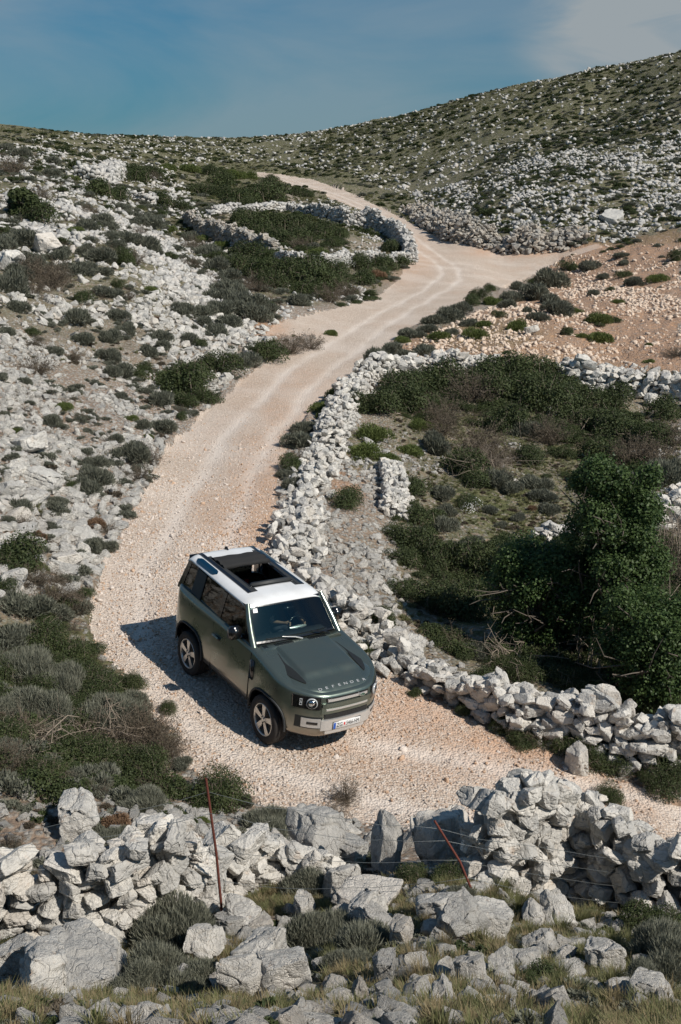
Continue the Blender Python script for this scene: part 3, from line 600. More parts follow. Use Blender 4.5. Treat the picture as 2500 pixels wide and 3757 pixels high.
B = [ # big foreground stones, one by one
 (1225,1950,105,105,'grey white block bedded in the middle of the tumbled wall end',10), (1290,1975,110,110,'large dark grey block low in the tumbled wall end',3), (1250,2015,90,70,'flat block at the foot of the tumbled wall end',12), (1330,2010,90,90,'white block at the foot of the tumbled wall end, right of the flat one',6),
 (1020,1940,150,150,'large grey boulder wedged upright behind the slanting iron rod',4), (895,1950,80,160,'tall pointed white stone standing in the gap of the front wall',5), (945,1935,50,80,'small brown stone between the pointed stone and the grey boulder',6),
 (725,1940,120,120,'big grey and white angular boulder in the gap left of the pointed stone',7), (800,1965,110,60,'flat white stone lying in the shadow of the pointed stone',8),
 (640,1975,70,100,'mottled dark grey upright stone at the middle of the front wall',9), (590,1965,65,80,'white wedge stone next to the rusty upright post',10), (520,1975,120,80,'long pale slab behind the rusty upright post',11),
 (790,2030,80,90,'white rounded stone under the flat slab in the wall gap',12), (170,1870,120,90,'big white block lying on the bank behind the left wall',13), (335,1925,70,60,'white pyramid shaped stone behind the left wall',14), (410,1915,80,75,'grey cleft boulder near the track end of the left wall',15),
 (30,1350,60,60,'large pale boulder below the bright bush at the left edge',1), (1225,762,30,22,'lone white boulder on the orange earth bank',2), (200,1230,1,1,None,3),
 (90,2290,190,130,'huge cracked limestone outcrop in the lower left corner',0), (40,2260,110,130,'grey crusted outcrop at the left edge of the foreground',3), (210,2270,200,110,'long cracked white outcrop left of the lavender clumps',6), (235,2130,120,70,'pale furrowed outcrop below the broad leaved weeds',2),
 (560,2290,110,110,'blue grey crusted boulder at the bottom centre',5), (640,2290,130,80,'low crusted rock right of the blue grey boulder',9), (470,2190,90,100,'split white boulder beside the lavender under the iron post',10),(560,2140,100,60,'row of white blocks right of the iron post foot',11), (700,2110,60,60,'white angular boulder on the grass below the wall gap',12),
 (850,2080,160,60,'broad flat limestone outcrop in the centre foreground',14), (840,2120,100,70,'pale jointed outcrop just below the broad flat outcrop',13), (1010,2110,110,70,'white jointed outcrop left of the green tuft',1), (1040,2165,80,50,'smooth white boulder in the middle foreground',4), (1130,2150,120,80,'long pale boulder right of the small bright tuft',8),
 (1280,2120,90,70,'grey white boulder under the brambles of the wall end',7), (1300,2220,60,40,'small white boulder in the grass right of centre',10), (1390,2215,100,80,'crusted pale boulder near the dark bush at the right',11), (1020,2280,60,70,'upright white boulder in the dry grass, left one of a pair',12), (1085,2290,65,80,'upright white boulder in the dry grass, right one of a pair',2),
 (885,2280,70,80,'leaning dark and white boulder in the dry grass at the centre',3), (830,2310,50,80,'tall white stone at the bottom edge near the centre',5), (1510,2320,110,60,'pale boulder in the lower right corner',6), (1165,2330,50,50,'round white stone at the bottom edge right of centre',8), (780,2330,60,60,'white boulder at the bottom edge left of centre',0), (1300,2330,60,40,'flat pale stone at the bottom edge below the right bushes',14),
 (1330,1755,55,70,'squared grey block standing at the foot of the right wall',9), (950,1495,60,55,'large pale boulder on top of the broken wall right of the car',15), (1502,920,40,30,'white boulder in the field below the high pale wall',4), (1010,1540,50,40,'grey boulder beside the bonnet side wall',13), (1412,498,60,22,'smooth grey outcrop on the far hillside above the junction',2), (1350,925,24,18,'pale stone right under the high wall',1),
 (165,1740,50,24,'white stone poking out of the thicket left of the car',12), (20,1130,60,50,'grey rounded outcrop at the left edge of the slope',7), (20,600,60,60,'tall grey outcrop face at the left edge of the hillside',6), (30,450,50,40,'dark furrowed outcrop high at the left edge',5), (100,560,70,50,'white outcrop on the hillside below the dark bush',9), (60,1030,80,50,'broad white ledge at the left edge of the slope',11),(90,1110,90,36,'flat white ledge with a small blue mark on the slope',13),
 (850,1020,22,18,'round pale stone on the bright grass inside the long wall',2)]
for (x, y, w, h, lb, sd) in B:
    if lb: boulder(x, y, w, h, lb, seed=sd)
# ---------------------------------------------------------------- plants
def tris(c, u, v_, fold=0.):
    """diamond leaves: centre c, long half axis u, short half axis v_ (arrays n x 3) -> verts, faces"""
    n = len(c); nn = np.cross(u, v_); nn /= np.linalg.norm(nn, axis=1)[:, None] + 1e-9; l = np.linalg.norm(v_, axis=1)[:, None]
    v = np.stack([c - u, c + v_ + nn * l * fold, c + u, c - v_ + nn * l * fold], 1).reshape(-1, 3)
    b = np.arange(n)[:, None] * 4
    f = np.concatenate([b + [0, 1, 2], b + [0, 2, 3]], 1).reshape(-1, 3); return v, f
def unit(v): return v / (np.linalg.norm(v, axis=-1)[..., None] + 1e-9)
def lumps(r, n, k=7, flat=.62, spread=.55):
    """points through several lobes of a crown that stands on z=0, radius about .5"""
    lc = r.normal(size=(k, 3)); lc = unit(lc) * r.uniform(.12, spread * .62, (k, 1)); lc[:, 2] = np.abs(lc[:, 2]) * flat
    lr = r.uniform(.16, .30, k); i = r.choice(k, n, p=lr ** 2 / (lr ** 2).sum()); d = unit(r.normal(size=(n, 3)))
    d[:, 2] = np.where(d[:, 2] < -.2, -d[:, 2], d[:, 2]); q = r.uniform(.55, 1.06, n) ** .6
    p = lc[i] + d * (lr[i] * q)[:, None]; p[:, 2] = np.maximum(p[:, 2], .01); return p, d
def tube(path, rad, sides=3):
    path = np.asarray(path, float); n = len(path); t = unit(np.gradient(path, axis=0)); a = unit(np.cross(t, [.3, .2, 1.])); b_ = np.cross(t, a)
    rr = np.linspace(rad, rad * .35, n) if np.isscalar(rad) else np.asarray(rad); th = np.arange(sides) * 2 * math.pi / sides
    v = (path[:, None] + (np.cos(th)[None, :, None] * a[:, None] + np.sin(th)[None, :, None] * b_[:, None]) * rr[:, None, None]).reshape(-1, 3)
    f = []
    for i in range(n - 1):
        for j in range(sides):
            k = (j + 1) % sides; p = i * sides
            f += [[p + j, p + k, p + sides + k], [p + j, p + sides + k, p + sides + j]]
    return v, np.array(f)
def sprig_bush(seed, n, ln=.075, wd=.010, k=8, flat=.6, up=.7, mat=None, name='bush', jitter=.5, twigs=40, flowers=0):
    r = np.random.default_rng(seed); p, d = lumps(r, n, k, flat); d = unit(d + np.array([0, 0, up]) + r.normal(size=(n, 3)) * jitter)
    u = d * (ln * r.uniform(.5, 1.25, n))[:, None]; s = unit(np.cross(d, r.normal(size=(n, 3)))) * (wd * r.uniform(.7, 1.4, n))[:, None]
    P1 = [tris(p, u, s)]; nl = len(P1[0][1]); T = []
    for i in range(twigs):
        e = p[r.integers(0, n)]; T.append(tube([[e[0] * .1, e[1] * .1, 0], e * .5 + r.normal(0, .03, 3), e * 1.02], .006))
    F1 = []
    if flowers:
        q, dq = lumps(r, flowers, k, flat); q = q * 1.03; c1 = unit(np.cross(dq, r.normal(size=(flowers, 3)))) * .011; F1 = [tris(q, c1, np.cross(dq, c1))]
    v, f = geo_join(P1 + T + F1); mi = np.zeros(len(f), int); nt_ = sum(len(t[1]) for t in T); mi[nl:nl + nt_] = 1; mi[nl + nt_:] = 2
    return mesh(name, v, f, [mat, M_twigl, M_flower], mi=mi)
def leafy_bush(seed, n, sz=.016, mat=None, name='bush', flat=.55, k=12, stems=50, flowers=0, rag=.09, spread=.6):
    r = np.random.default_rng(seed); p, d = lumps(r, n, k, flat, spread); p += r.normal(0, rag * .25, (n, 3)) * (r.uniform(0, 1, (n, 1)) < .35); p[:, 2] = np.abs(p[:, 2])
    d = unit(d * .8 + np.array([0, 0, .5]) + r.normal(size=(n, 3)) * .7); u = unit(np.cross(d, r.normal(size=(n, 3)))); s = np.cross(d, u)
    q = r.uniform(.6, 1.35, n)[:, None] * sz; P1 = [tris(p, u * q, s * q * .62, .3)]; nl = len(P1[0][1]); T = []
    for i in range(stems):
        e = p[r.integers(0, n)]; g = r.normal(0, .12, 3); g[2] = 0; b0 = e * [.4, .4, 0] + g; m1 = (b0 + e) / 2 + [0, 0, r.uniform(.05, .16)]
        e2 = e + (e - b0) * r.uniform(.02, .25); e2[2] = max(.03, e2[2] - r.uniform(-.05, .08)); T.append(tube([b0, m1, e, e2], .0045))
    F1 = []
    if flowers:
        qq, dq = lumps(r, flowers, 5, flat); c1 = unit(np.cross(dq, r.normal(size=(flowers, 3)))) * .012; F1 = [tris(qq * 1.04, c1, np.cross(dq, c1))]
    v, f = geo_join(P1 + T + F1); mi = np.zeros(len(f), int); nt_ = sum(len(t[1]) for t in T); mi[nl:nl + nt_] = 1; mi[nl + nt_:] = 2
    return mesh(name, v, f, [mat, M_twigl, M_flower], mi=mi)
def tuft(seed, n, mat, name, ln=.55, wd=.006, lean=.45):
    r = np.random.default_rng(seed); vs, fs = [], []; k = 0
    a = r.uniform(0, 6.28, n); b0 = np.stack([np.cos(a), np.sin(a), a * 0], 1) * (r.uniform(0, .22, n) ** 1)[:, None]
    a2 = a + r.normal(0, .5, n); L = ln * r.uniform(.45, 1.15, n); le = lean * r.uniform(.1, 1.4, n); dr = np.stack([np.cos(a2), np.sin(a2), a2 * 0], 1)
    sd = np.stack([-np.sin(a2), np.cos(a2), a2 * 0], 1) * wd; up = np.array([0, 0, 1.])
    m1 = b0 + up * (L * .55)[:, None] + dr * (L * le * .3)[:, None]; e = b0 + up * (L * (1 - .3 * le))[:, None] + dr * (L * le)[:, None]
    v = np.stack([b0 - sd, b0 + sd, m1 - sd * .8, m1 + sd * .8, e], 1).reshape(-1, 3); b = np.arange(n)[:, None] * 5
    f = np.concatenate([b + [0, 1, 3], b + [0, 3, 2], b + [2, 3, 4]], 1).reshape(-1, 3); return mesh(name, v, f, mat)
def bare_bush(seed, n, name, mat, flat=.7, rad=.005, leaves=0):
    r = np.random.default_rng(seed); T = []; tips = []
    for i in range(n):
        d = unit(np.r_[r.normal(size=2), abs(r.normal()) * flat + .25]); L = r.uniform(.28, .55); b0 = np.r_[r.normal(0, .05, 2), 0]
        m1 = b0 + d * L * .5 + r.normal(0, .02, 3); e = b0 + d * L + r.normal(0, .04, 3); T.append(tube([b0, m1, e], rad)); tips += [m1, e]
        for _ in range(4):
            s = m1 + (e - m1) * r.uniform(0, 1); g = unit(d + r.normal(size=3) * .7) * r.uniform(.05, .16); T.append(tube([s, s + g * .6 + r.normal(0, .01, 3), s + g], rad * .55)); tips.append(s + g)
    nt_ = sum(len(t[1]) for t in T); P1 = []
    if leaves:
        tips = np.array(tips); c = tips[r.integers(0, len(tips), leaves)] + r.normal(0, .025, (leaves, 3)); u = unit(r.normal(size=(leaves, 3))) * .014; P1 = [tris(c, u, unit(np.cross(u, r.normal(size=(leaves, 3)))) * .008)]
    v, f = geo_join(T + P1); mi = np.zeros(len(f), int); mi[nt_:] = 1; return mesh(name, v, f, [M_twig if not leaves else M_twig, mat], mi=mi)
PR = {
 's': [sprig_bush(10 + i, 3800, mat=M_sage, name='sage_bush') for i in range(6)],
 'S': [sprig_bush(20 + i, 14000, .075, .0050, 14, .6, 1.0, M_lav, 'lavender_bush', .42, 120) for i in range(4)],
 'g': [leafy_bush(30 + i, 5200, .017, M_bram, 'bramble_bush') for i in range(6)],
 'G': [leafy_bush(40 + i, 12000, .012, M_bram, 'bramble_bush', k=18, stems=110) for i in range(4)],
 'i': [leafy_bush(50 + i, 10000, .014, M_ivy, 'ivy_bush', k=14, flat=.8, stems=40) for i in range(3)],
 'b': [bare_bush(60 + i, 90, 'dry_bush', M_brown, leaves=1500) for i in range(4)],
 'r': [sprig_bush(70 + i, 3500, .05, .010, 7, .45, .4, M_red, 'rust_cushion') for i in range(2)],
 'm': [sprig_bush(80 + i, 4500, .035, .010, 12, .28, .7, M_moss, 'spurge_cushion', .6, 5) for i in range(3)],
 'w': [leafy_bush(90 + i, 5000, .014, M_bram, 'blossom_bush', k=10, flowers=420) for i in range(2)],
 't': [tuft(110 + i, 420, M_grass, 'grass_tuft') for i in range(3)],
 'd': [tuft(120 + i, 420, M_dry, 'dry_grass_tuft', .6, .0045) for i in range(3)],
 'l': [leafy_bush(130, 260, .07, M_moss, 'broadleaf_weed', .35, 8, 12)],
}
TY = {'s': ('sage_bush', 'grey green sage cushion', 'shrub', .52), 'S': ('lavender_bush', 'spiky grey green lavender clump', 'shrub', .62), 'g': ('bramble_bush', 'dark green bramble bush', 'shrub', .55),
      'G': ('bramble_bush', 'dense leafy bramble bush', 'shrub', .6), 'i': ('ivy_bush', 'glossy green ivy bush', 'shrub', .9), 'b': ('dry_bush', 'dry brown leafless bush', 'shrub', .75), 'r': ('rust_cushion', 'rust brown dried cushion plant', 'plant', .5),
      'm': ('spurge_cushion', 'bright green low cushion plant', 'plant', .5), 'w': ('blossom_bush', 'bramble bush dotted with white blossom', 'shrub', .65), 't': ('grass_tuft', 'green grass tuft', 'grass tuft', 1.),
      'd': ('dry_grass_tuft', 'straw coloured grass tuft', 'grass tuft', 1.), 'l': ('broadleaf_weed', 'bright broad leaved weed', 'plant', .5)}
PL = []
def plants(lst, ox, oy, k=.5):
    for x, y, w, t in lst: PL.append((ox + x * k, oy + y * k, w * k, t))
# left slope
plants([(270,45,110,'s'),(140,80,130,'s'),(440,40,150,'s'),(560,60,120,'g'),(60,200,170,'s'),(230,150,190,'b'),(380,110,110,'s'),(150,225,130,'b'),(550,180,70,'g'),(500,225,120,'s'),(590,250,70,'b'),(390,250,120,'g'),
 (330,330,140,'s'),(540,325,100,'s'),(830,300,120,'s'),(80,290,100,'s'),(370,430,120,'s'),(510,430,120,'s'),(590,395,90,'s'),(720,415,110,'s'),(740,460,90,'s'),(150,395,80,'g'),(160,470,100,'b'),(335,520,100,'b'),
 (160,560,160,'b'),(250,500,90,'s'),(500,510,100,'s'),(680,500,90,'s'),(860,435,100,'s'),(920,465,90,'g'),(1000,300,140,'s'),(930,350,130,'s'),(1050,210,140,'s'),(1100,290,160,'s'),(1160,330,140,'s'),(1000,400,150,'s'),
 (1040,360,130,'s'),(1250,330,70,'s'),(1240,290,110,'s'),(1380,250,100,'s'),(1190,190,110,'b'),(1300,130,180,'g'),(1200,110,220,'g'),(1450,160,220,'g'),(1000,100,130,'s'),(960,40,130,'s'),(1520,240,130,'b'),(1380,100,200,'g'),
 (820,640,240,'g'),(900,600,180,'g'),(1000,570,170,'g'),(1110,540,160,'s'),(1230,500,170,'g'),(1340,480,130,'b'),(1430,460,110,'b'),(1530,405,60,'m'),(740,720,130,'s'),(860,720,120,'g'),(940,690,150,'g'),(770,600,140,'g'),
 (650,560,100,'g'),(610,590,90,'g'),(560,590,110,'s'),(510,600,80,'s'),(300,755,80,'m'),(230,790,100,'s'),(370,800,60,'b'),(425,790,40,'s'),(650,860,90,'s'),(760,860,110,'s'),(840,800,70,'g'),(690,905,50,'m'),(520,900,80,'s'),
 (590,960,160,'s'),(680,985,140,'b'),(430,1020,120,'s'),(440,1080,160,'s'),(390,1120,120,'s'),(640,1080,110,'b'),(260,1170,90,'s'),(240,1290,110,'s'),(90,1220,120,'s'),(110,1290,90,'b'),(35,1270,70,'s'),(430,1270,110,'r'),
 (180,1355,80,'r'),(500,1300,70,'b'),(420,1390,160,'s'),(500,1400,90,'s'),(15,1060,80,'s'),(320,940,60,'s'),(120,640,70,'s'),(10,770,60,'s'),(25,410,80,'s'),(80,1470,260,'g'),(150,1490,130,'m'),(610,820,60,'m'),(60,870,70,'m'),
 (20,0,120,'s'),(300,100,80,'s'),(480,120,80,'s'),(700,20,90,'s'),(780,40,70,'g'),(880,80,80,'b'),(900,200,50,'s'),(700,200,60,'m'),(720,340,50,'r'),(860,440,60,'g'),(560,700,60,'s'),(440,640,60,'s'),(200,850,60,'b'),(330,1110,70,'g'),
 (1400,850,120,'s'),(1380,910,130,'s'),(1330,1020,120,'g'),(1340,1055,100,'s'),(1350,1125,90,'s'),(1385,980,90,'b'),(1550,690,130,'m'),(1500,760,120,'m'),(1480,800,70,'m'),(1560,640,60,'g')], 0, 564.5)
# upper left hillside and the enclosure, from the wider crop (1250 x 750 source px over 1568)
plants([(150,420,200,'g'),(180,330,110,'b'),(60,220,160,'b'),(100,160,90,'s'),(30,110,80,'s'),(50,390,70,'s'),(230,190,90,'s'),(290,350,60,'s'),(240,240,80,'s'),(210,400,70,'b'),(330,250,80,'m'),(340,200,90,'g'),(390,150,60,'g'),(490,170,80,'g'),
 (520,240,120,'g'),(580,230,130,'g'),(700,225,100,'g'),(640,260,110,'g'),(460,310,170,'g'),(540,335,130,'g'),(700,250,80,'b'),(780,200,90,'m'),(870,215,80,'m'),(960,220,100,'g'),(1010,260,130,'g'),(1070,240,100,'m'),(1150,240,90,'m'),
 (930,300,120,'g'),(1000,310,110,'g'),(1260,260,70,'g'),(740,370,130,'g'),(830,390,90,'g'),(560,380,80,'s'),(410,400,90,'b'),(380,380,80,'s'),(470,450,110,'s'),(620,420,100,'s'),(690,470,130,'s'),(780,480,80,'m'),(870,530,90,'s'),
 (940,540,90,'m'),(1020,570,110,'m'),(650,500,70,'b'),(590,540,120,'s'),(660,560,140,'s'),(540,560,90,'s'),(500,530,90,'s'),(410,480,120,'s'),(350,490,80,'m'),(100,540,160,'s'),(60,510,90,'s'),(270,590,110,'s'),(140,650,130,'s'),(470,600,140,'b'),
 (400,590,90,'s'),(560,610,120,'g'),(620,640,100,'b'),(180,700,200,'b'),(240,740,180,'b'),(80,700,110,'s'),(370,680,120,'s'),(1100,360,170,'g'),(1200,350,170,'g'),(1260,320,130,'g'),(1150,380,120,'g'),(1050,385,90,'g'),(1350,330,80,'g'),(1410,330,70,'g'),
 (1100,450,140,'g'),(1180,480,170,'g'),(1260,470,170,'g'),(1340,470,150,'g'),(1200,520,140,'g'),(1300,530,150,'g'),(1400,520,140,'g'),(1380,570,80,'b'),(1480,500,130,'g'),(1530,550,90,'g'),(1440,580,70,'s'),(1470,605,110,'m'),
 (1150,600,160,'g'),(1230,620,170,'g'),(1120,660,150,'g'),(1200,680,160,'g'),(1300,680,150,'g'),(1380,690,150,'g'),(1450,660,150,'w'),(1520,680,150,'g'),(1250,740,130,'g'),(1420,730,140,'s'),(1500,750,130,'g'),
 (980,650,120,'s'),(1000,620,110,'g'),(900,580,120,'b'),(950,600,100,'s'),(1060,700,110,'s'),(1050,760,130,'s'),(1000,800,130,'s'),(1100,820,150,'s'),(1180,850,130,'s'),(830,860,110,'s'),(1170,740,90,'b'),(940,870,120,'s'),(1060,870,140,'s')], 0, 282.2)
# inside and right of the enclosure (crop 600..1600 x 700..1100 over 1568)
K = .4
plants([(1300,320,160,'g'),(1370,310,120,'g'),(850,330,90,'b'),(950,370,100,'b'),(1000,270,120,'g'),(900,250,160,'g'),(1000,420,170,'w'),(1150,440,170,'g'),(1280,420,180,'g'),(1350,390,140,'g'),(1000,520,200,'g'),(1150,510,170,'g'),(900,540,170,'g'),
 (1250,480,120,'g'),(1210,490,120,'r'),(820,570,160,'g'),(1050,590,160,'b'),(910,600,120,'m'),(980,90,70,'s'),(930,70,60,'s'),(1390,240,60,'g'),(700,260,120,'g'),(800,200,160,'g'),(600,200,180,'g'),(480,160,150,'g')], 376, 439, K)
# right verge
plants([(1145,90,90,'s'),(1300,40,60,'s'),(1310,70,60,'s'),(960,165,140,'s'),(890,160,70,'g'),(690,200,60,'g'),(830,185,90,'s'),(760,270,80,'s'),(800,235,110,'s'),(900,235,130,'s'),(960,250,110,'s'),(1000,310,120,'s'),(1085,300,60,'m'),(910,335,90,'s'),
 (870,305,70,'s'),(690,250,90,'m'),(540,300,130,'s'),(490,335,130,'s'),(430,345,120,'s'),(590,355,100,'s'),(390,390,100,'s'),(330,415,110,'s'),(400,485,130,'s'),(230,480,130,'s'),(180,530,130,'s'),(310,510,90,'s'),(450,430,90,'m'),(510,415,70,'s'),(610,415,110,'m'),
 (650,360,80,'m'),(820,370,100,'m'),(290,445,70,'m'),(1110,425,60,'m'),(1180,430,110,'m'),(1040,405,70,'g'),(1180,345,110,'m'),(1250,350,70,'g'),(1170,225,60,'s'),(1350,165,100,'s'),(1300,140,70,'g'),(1465,155,80,'m'),(1275,270,50,'m'),(1245,210,40,'g'),
 (1425,540,50,'m'),(1415,465,40,'m'),(1550,500,100,'b'),(1550,60,90,'g'),(1040,100,80,'g'),(80,600,60,'g'),(20,650,110,'m'),(520,525,110,'m'),(1220,440,60,'r'),(730,330,60,'g'),(1215,140,50,'s'),(600,250,90,'g'),(640,230,90,'g'),
# walled field
 (280,650,220,'g'),(400,630,240,'g'),(180,740,220,'g'),(320,720,240,'g'),(500,630,230,'g'),(620,620,240,'g'),(740,590,240,'g'),(850,570,250,'g'),(950,590,220,'g'),(600,690,220,'b'),(720,680,220,'g'),(820,690,250,'g'),(940,720,240,'g'),(1120,720,230,'g'),(1240,720,190,'g'),
 (480,800,170,'b'),(470,850,180,'b'),(440,910,170,'s'),(640,930,240,'b'),(700,980,200,'b'),(760,820,220,'g'),(860,850,170,'s'),(950,880,190,'b'),(980,770,130,'w'),(1100,800,200,'g'),(1200,830,230,'g'),(1320,870,220,'g'),(1430,900,220,'g'),(1540,900,180,'b'),
 (860,970,170,'g'),(1010,960,120,'g'),(1200,960,220,'g'),(1350,990,220,'b'),(1450,980,200,'b'),(1500,1080,200,'s'),(1400,1090,170,'s'),(720,1090,160,'s'),(790,1130,110,'s'),(560,1030,200,'g'),(610,1090,160,'g'),(320,1120,160,'g'),(290,1200,140,'g'),(350,1260,170,'g'),
 (470,1150,100,'s'),(600,1190,130,'w'),(480,1220,110,'s'),(690,1215,80,'s'),(900,1110,130,'s'),(930,1165,110,'s'),(960,1225,90,'s'),(745,1285,60,'s'),(880,1215,50,'r'),(480,1310,120,'s'),(620,1375,140,'s'),(560,1400,120,'s'),(330,1370,220,'g'),(420,1430,220,'g'),
 (600,1450,170,'g'),(300,1450,160,'g'),(960,1290,60,'s'),(820,1260,70,'s'),(40,1200,150,'g'),(370,830,110,'m'),(150,880,140,'m'),(110,950,150,'m'),(220,990,100,'m'),(330,940,120,'m'),(100,740,160,'g'),(1000,660,200,'g'),(1480,640,160,'g'),(1500,760,170,'g')], 784, 564.5)
# lower right thicket and wall foot
plants([(560,240,260,'g'),(430,380,260,'g'),(560,420,280,'g'),(700,380,280,'g'),(860,300,330,'i'),(820,230,250,'i'),(960,430,260,'g'),(1100,480,360,'g'),(1180,400,340,'i'),(1330,430,360,'G'),(1460,420,360,'G'),(1380,600,300,'b'),(1250,640,220,'b'),(1120,620,260,'b'),(1500,560,320,'g'),
 (850,720,170,'G'),(760,700,150,'G'),(1000,740,170,'G'),(1100,780,200,'G'),(1250,830,190,'G'),(1380,860,260,'G'),(1500,740,300,'G'),(1480,900,240,'G'),(180,470,150,'g'),(260,350,140,'g'),(420,240,160,'g'),(250,60,160,'w'),(1540,300,260,'b'),(1500,180,240,'b'),
 (575,880,90,'G'),(740,960,130,'G'),(850,1010,180,'G'),(940,1030,170,'b'),(1030,1060,190,'G'),(1130,1090,200,'G'),(1230,1130,190,'G'),(1500,1220,220,'G'),(1420,1230,90,'G'),(1230,1280,120,'G'),(700,890,80,'b'),(110,620,120,'g'),(340,810,70,'g'),(950,980,90,'w'),(1300,1090,160,'b'),(1520,1120,150,'b'),
 (620,620,130,'s'),(650,760,150,'g')], 784, 1192)
# thicket left of the car
plants([(60,110,170,'g'),(100,300,240,'s'),(250,270,200,'b'),(350,310,150,'b'),(40,420,220,'s'),(180,440,240,'G'),(330,520,200,'G'),(90,570,240,'S'),(400,620,220,'G'),(60,740,240,'S'),(280,640,220,'S'),(480,680,230,'G'),(200,800,230,'S'),(350,780,200,'G'),(500,790,230,'S'),
 (600,750,200,'S'),(680,850,220,'b'),(740,910,190,'b'),(560,900,240,'b'),(100,900,240,'b'),(300,950,260,'G'),(480,1000,240,'G'),(640,1020,240,'G'),(770,960,160,'b'),(170,1050,220,'G'),(830,1010,90,'s'),(150,200,150,'b'),(260,180,110,'b'),(400,240,90,'g'),(20,200,120,'g'),(20,900,200,'G'),(420,480,110,'g'),(600,640,120,'G'),(780,760,90,'G'),
 (230,330,160,'s'),(140,680,200,'G'),(370,880,200,'b'),(220,560,200,'G'),(0,560,200,'G'),(20,1030,180,'b')], 0, 1254)
# foreground
plants([(540,420,150,'S'),(660,250,190,'S'),(540,310,150,'r'),(1000,210,260,'G'),(1130,240,90,'s'),(1240,370,250,'S'),(780,880,340,'S'),(960,740,170,'b'),(1120,750,130,'d'),(1400,670,220,'S'),(1480,880,280,'S'),(760,1120,330,'S'),(640,1160,240,'S'),(900,1140,260,'S'),(300,1070,270,'S'),(160,1130,120,'S'),
 (320,905,150,'l'),(390,890,110,'l'),(240,930,110,'l'),(40,600,180,'b'),(40,960,170,'G'),(1530,1000,160,'t'),(1370,1060,150,'d'),(940,840,140,'t'),(1100,640,110,'b'),(930,320,90,'m'),(1530,330,130,'b'),(1460,500,110,'g'),(950,640,100,'g'),(1230,1170,100,'m'),(1540,1130,140,'d'),(1040,900,120,'t'),(640,820,180,'S'),(150,700,90,'b'),(40,420,140,'b')], 0, 1725)
plants([(100,950,300,'S'),(20,880,170,'S'),(330,620,150,'G'),(500,600,150,'G'),(760,640,160,'t'),(830,600,160,'G'),(700,620,140,'G'),(1080,680,170,'G'),(1170,650,110,'G'),(640,830,90,'s'),(740,960,230,'d'),(780,1000,200,'t'),(370,1090,240,'d'),(330,1010,220,'d'),(420,970,170,'t'),(1480,960,320,'S'),(1540,1040,260,'S'),
 (1450,800,240,'G'),(1250,900,190,'t'),(1330,860,170,'t'),(1000,1080,200,'t'),(940,1130,190,'g'),(1100,960,130,'t'),(880,1150,130,'g'),(20,480,130,'g'),(1020,820,190,'t'),(1120,760,170,'t'),(860,850,110,'t'),(1250,1080,200,'t'),(1200,1180,150,'t'),(820,700,200,'t'),(1020,1230,150,'t'),(560,1200,120,'d'),(90,1180,110,'t'),(300,1200,120,'d'),
 (20,220,150,'b'),(480,950,150,'d'),(540,1100,120,'t'),(710,1150,120,'t'),(1400,1140,200,'S'),(1180,1020,110,'t'),(400,800,120,'d'),(560,700,130,'S'),(1500,680,150,'G'),(40,1060,180,'S'),(650,1020,120,'t')], 784, 1725)
LBL = {}
_r = np.random.default_rng(5)
for q in range(46):
    x = (q % 23) * 69 + _r.uniform(0, 60); y = 2120 + 130 * (q // 23) + _r.uniform(-20, 95); w = _r.choice([40, 55, 75, 110], p=[.35, .35, .2, .1]) * _r.uniform(.9, 1.2)
    RK.append((boulder(x, y, w, w * _r.uniform(.6, .95), None, seed=int(_r.integers(0, 18))), x, y, .1 if w < 60 else .5))
for (o, x, y, big) in RK: tag(o, None, 'rock', 'loose limestone rocks ' + where(x, y)); LBL.setdefault((('small' if big < .28 else 'large') + ' angular limestone rock', where(x, y)), []).append((x, y, o))
for (x, y, w, t) in PL:
    nm, lab, cat, hk = TY[t]
    if t == 'g' and w > 75: pass
    foot = y + w * .16 if t not in 'td' else y + w * .35
    p = at(x, foot); k = scale_at(p.y, p.z); ww = w * k
    ms = PR[t]; me = ms[int(rng.integers(0, len(ms)))]
    s = ww * (1.3 if t not in 'td' else 1.1); hh = s * rng.uniform(.8, 1.15) * (1.15 if t in 'gGib' else 1.)
    o = obj(nm, me, None, (p.x, p.y + ww * .12, p.z - .02 * s), (rng.normal(0, .08), rng.normal(0, .08), rng.uniform(0, 6.28)), (s * rng.uniform(.9, 1.1), s * rng.uniform(.85, 1.1), hh))
    szw = 'small' if ww < .5 else ('large' if ww > 1.3 else 'mid sized')
    tag(o, None, cat, lab + ' plants ' + where(x, y)); LBL.setdefault((szw + ' ' + lab, where(x, y)), []).append((x, y, o))
ORD = ['first', 'second', 'third', 'fourth', 'fifth', 'sixth', 'seventh', 'eighth', 'ninth', 'tenth', 'eleventh', 'twelfth', 'thirteenth', 'fourteenth', 'fifteenth', 'sixteenth', 'seventeenth']
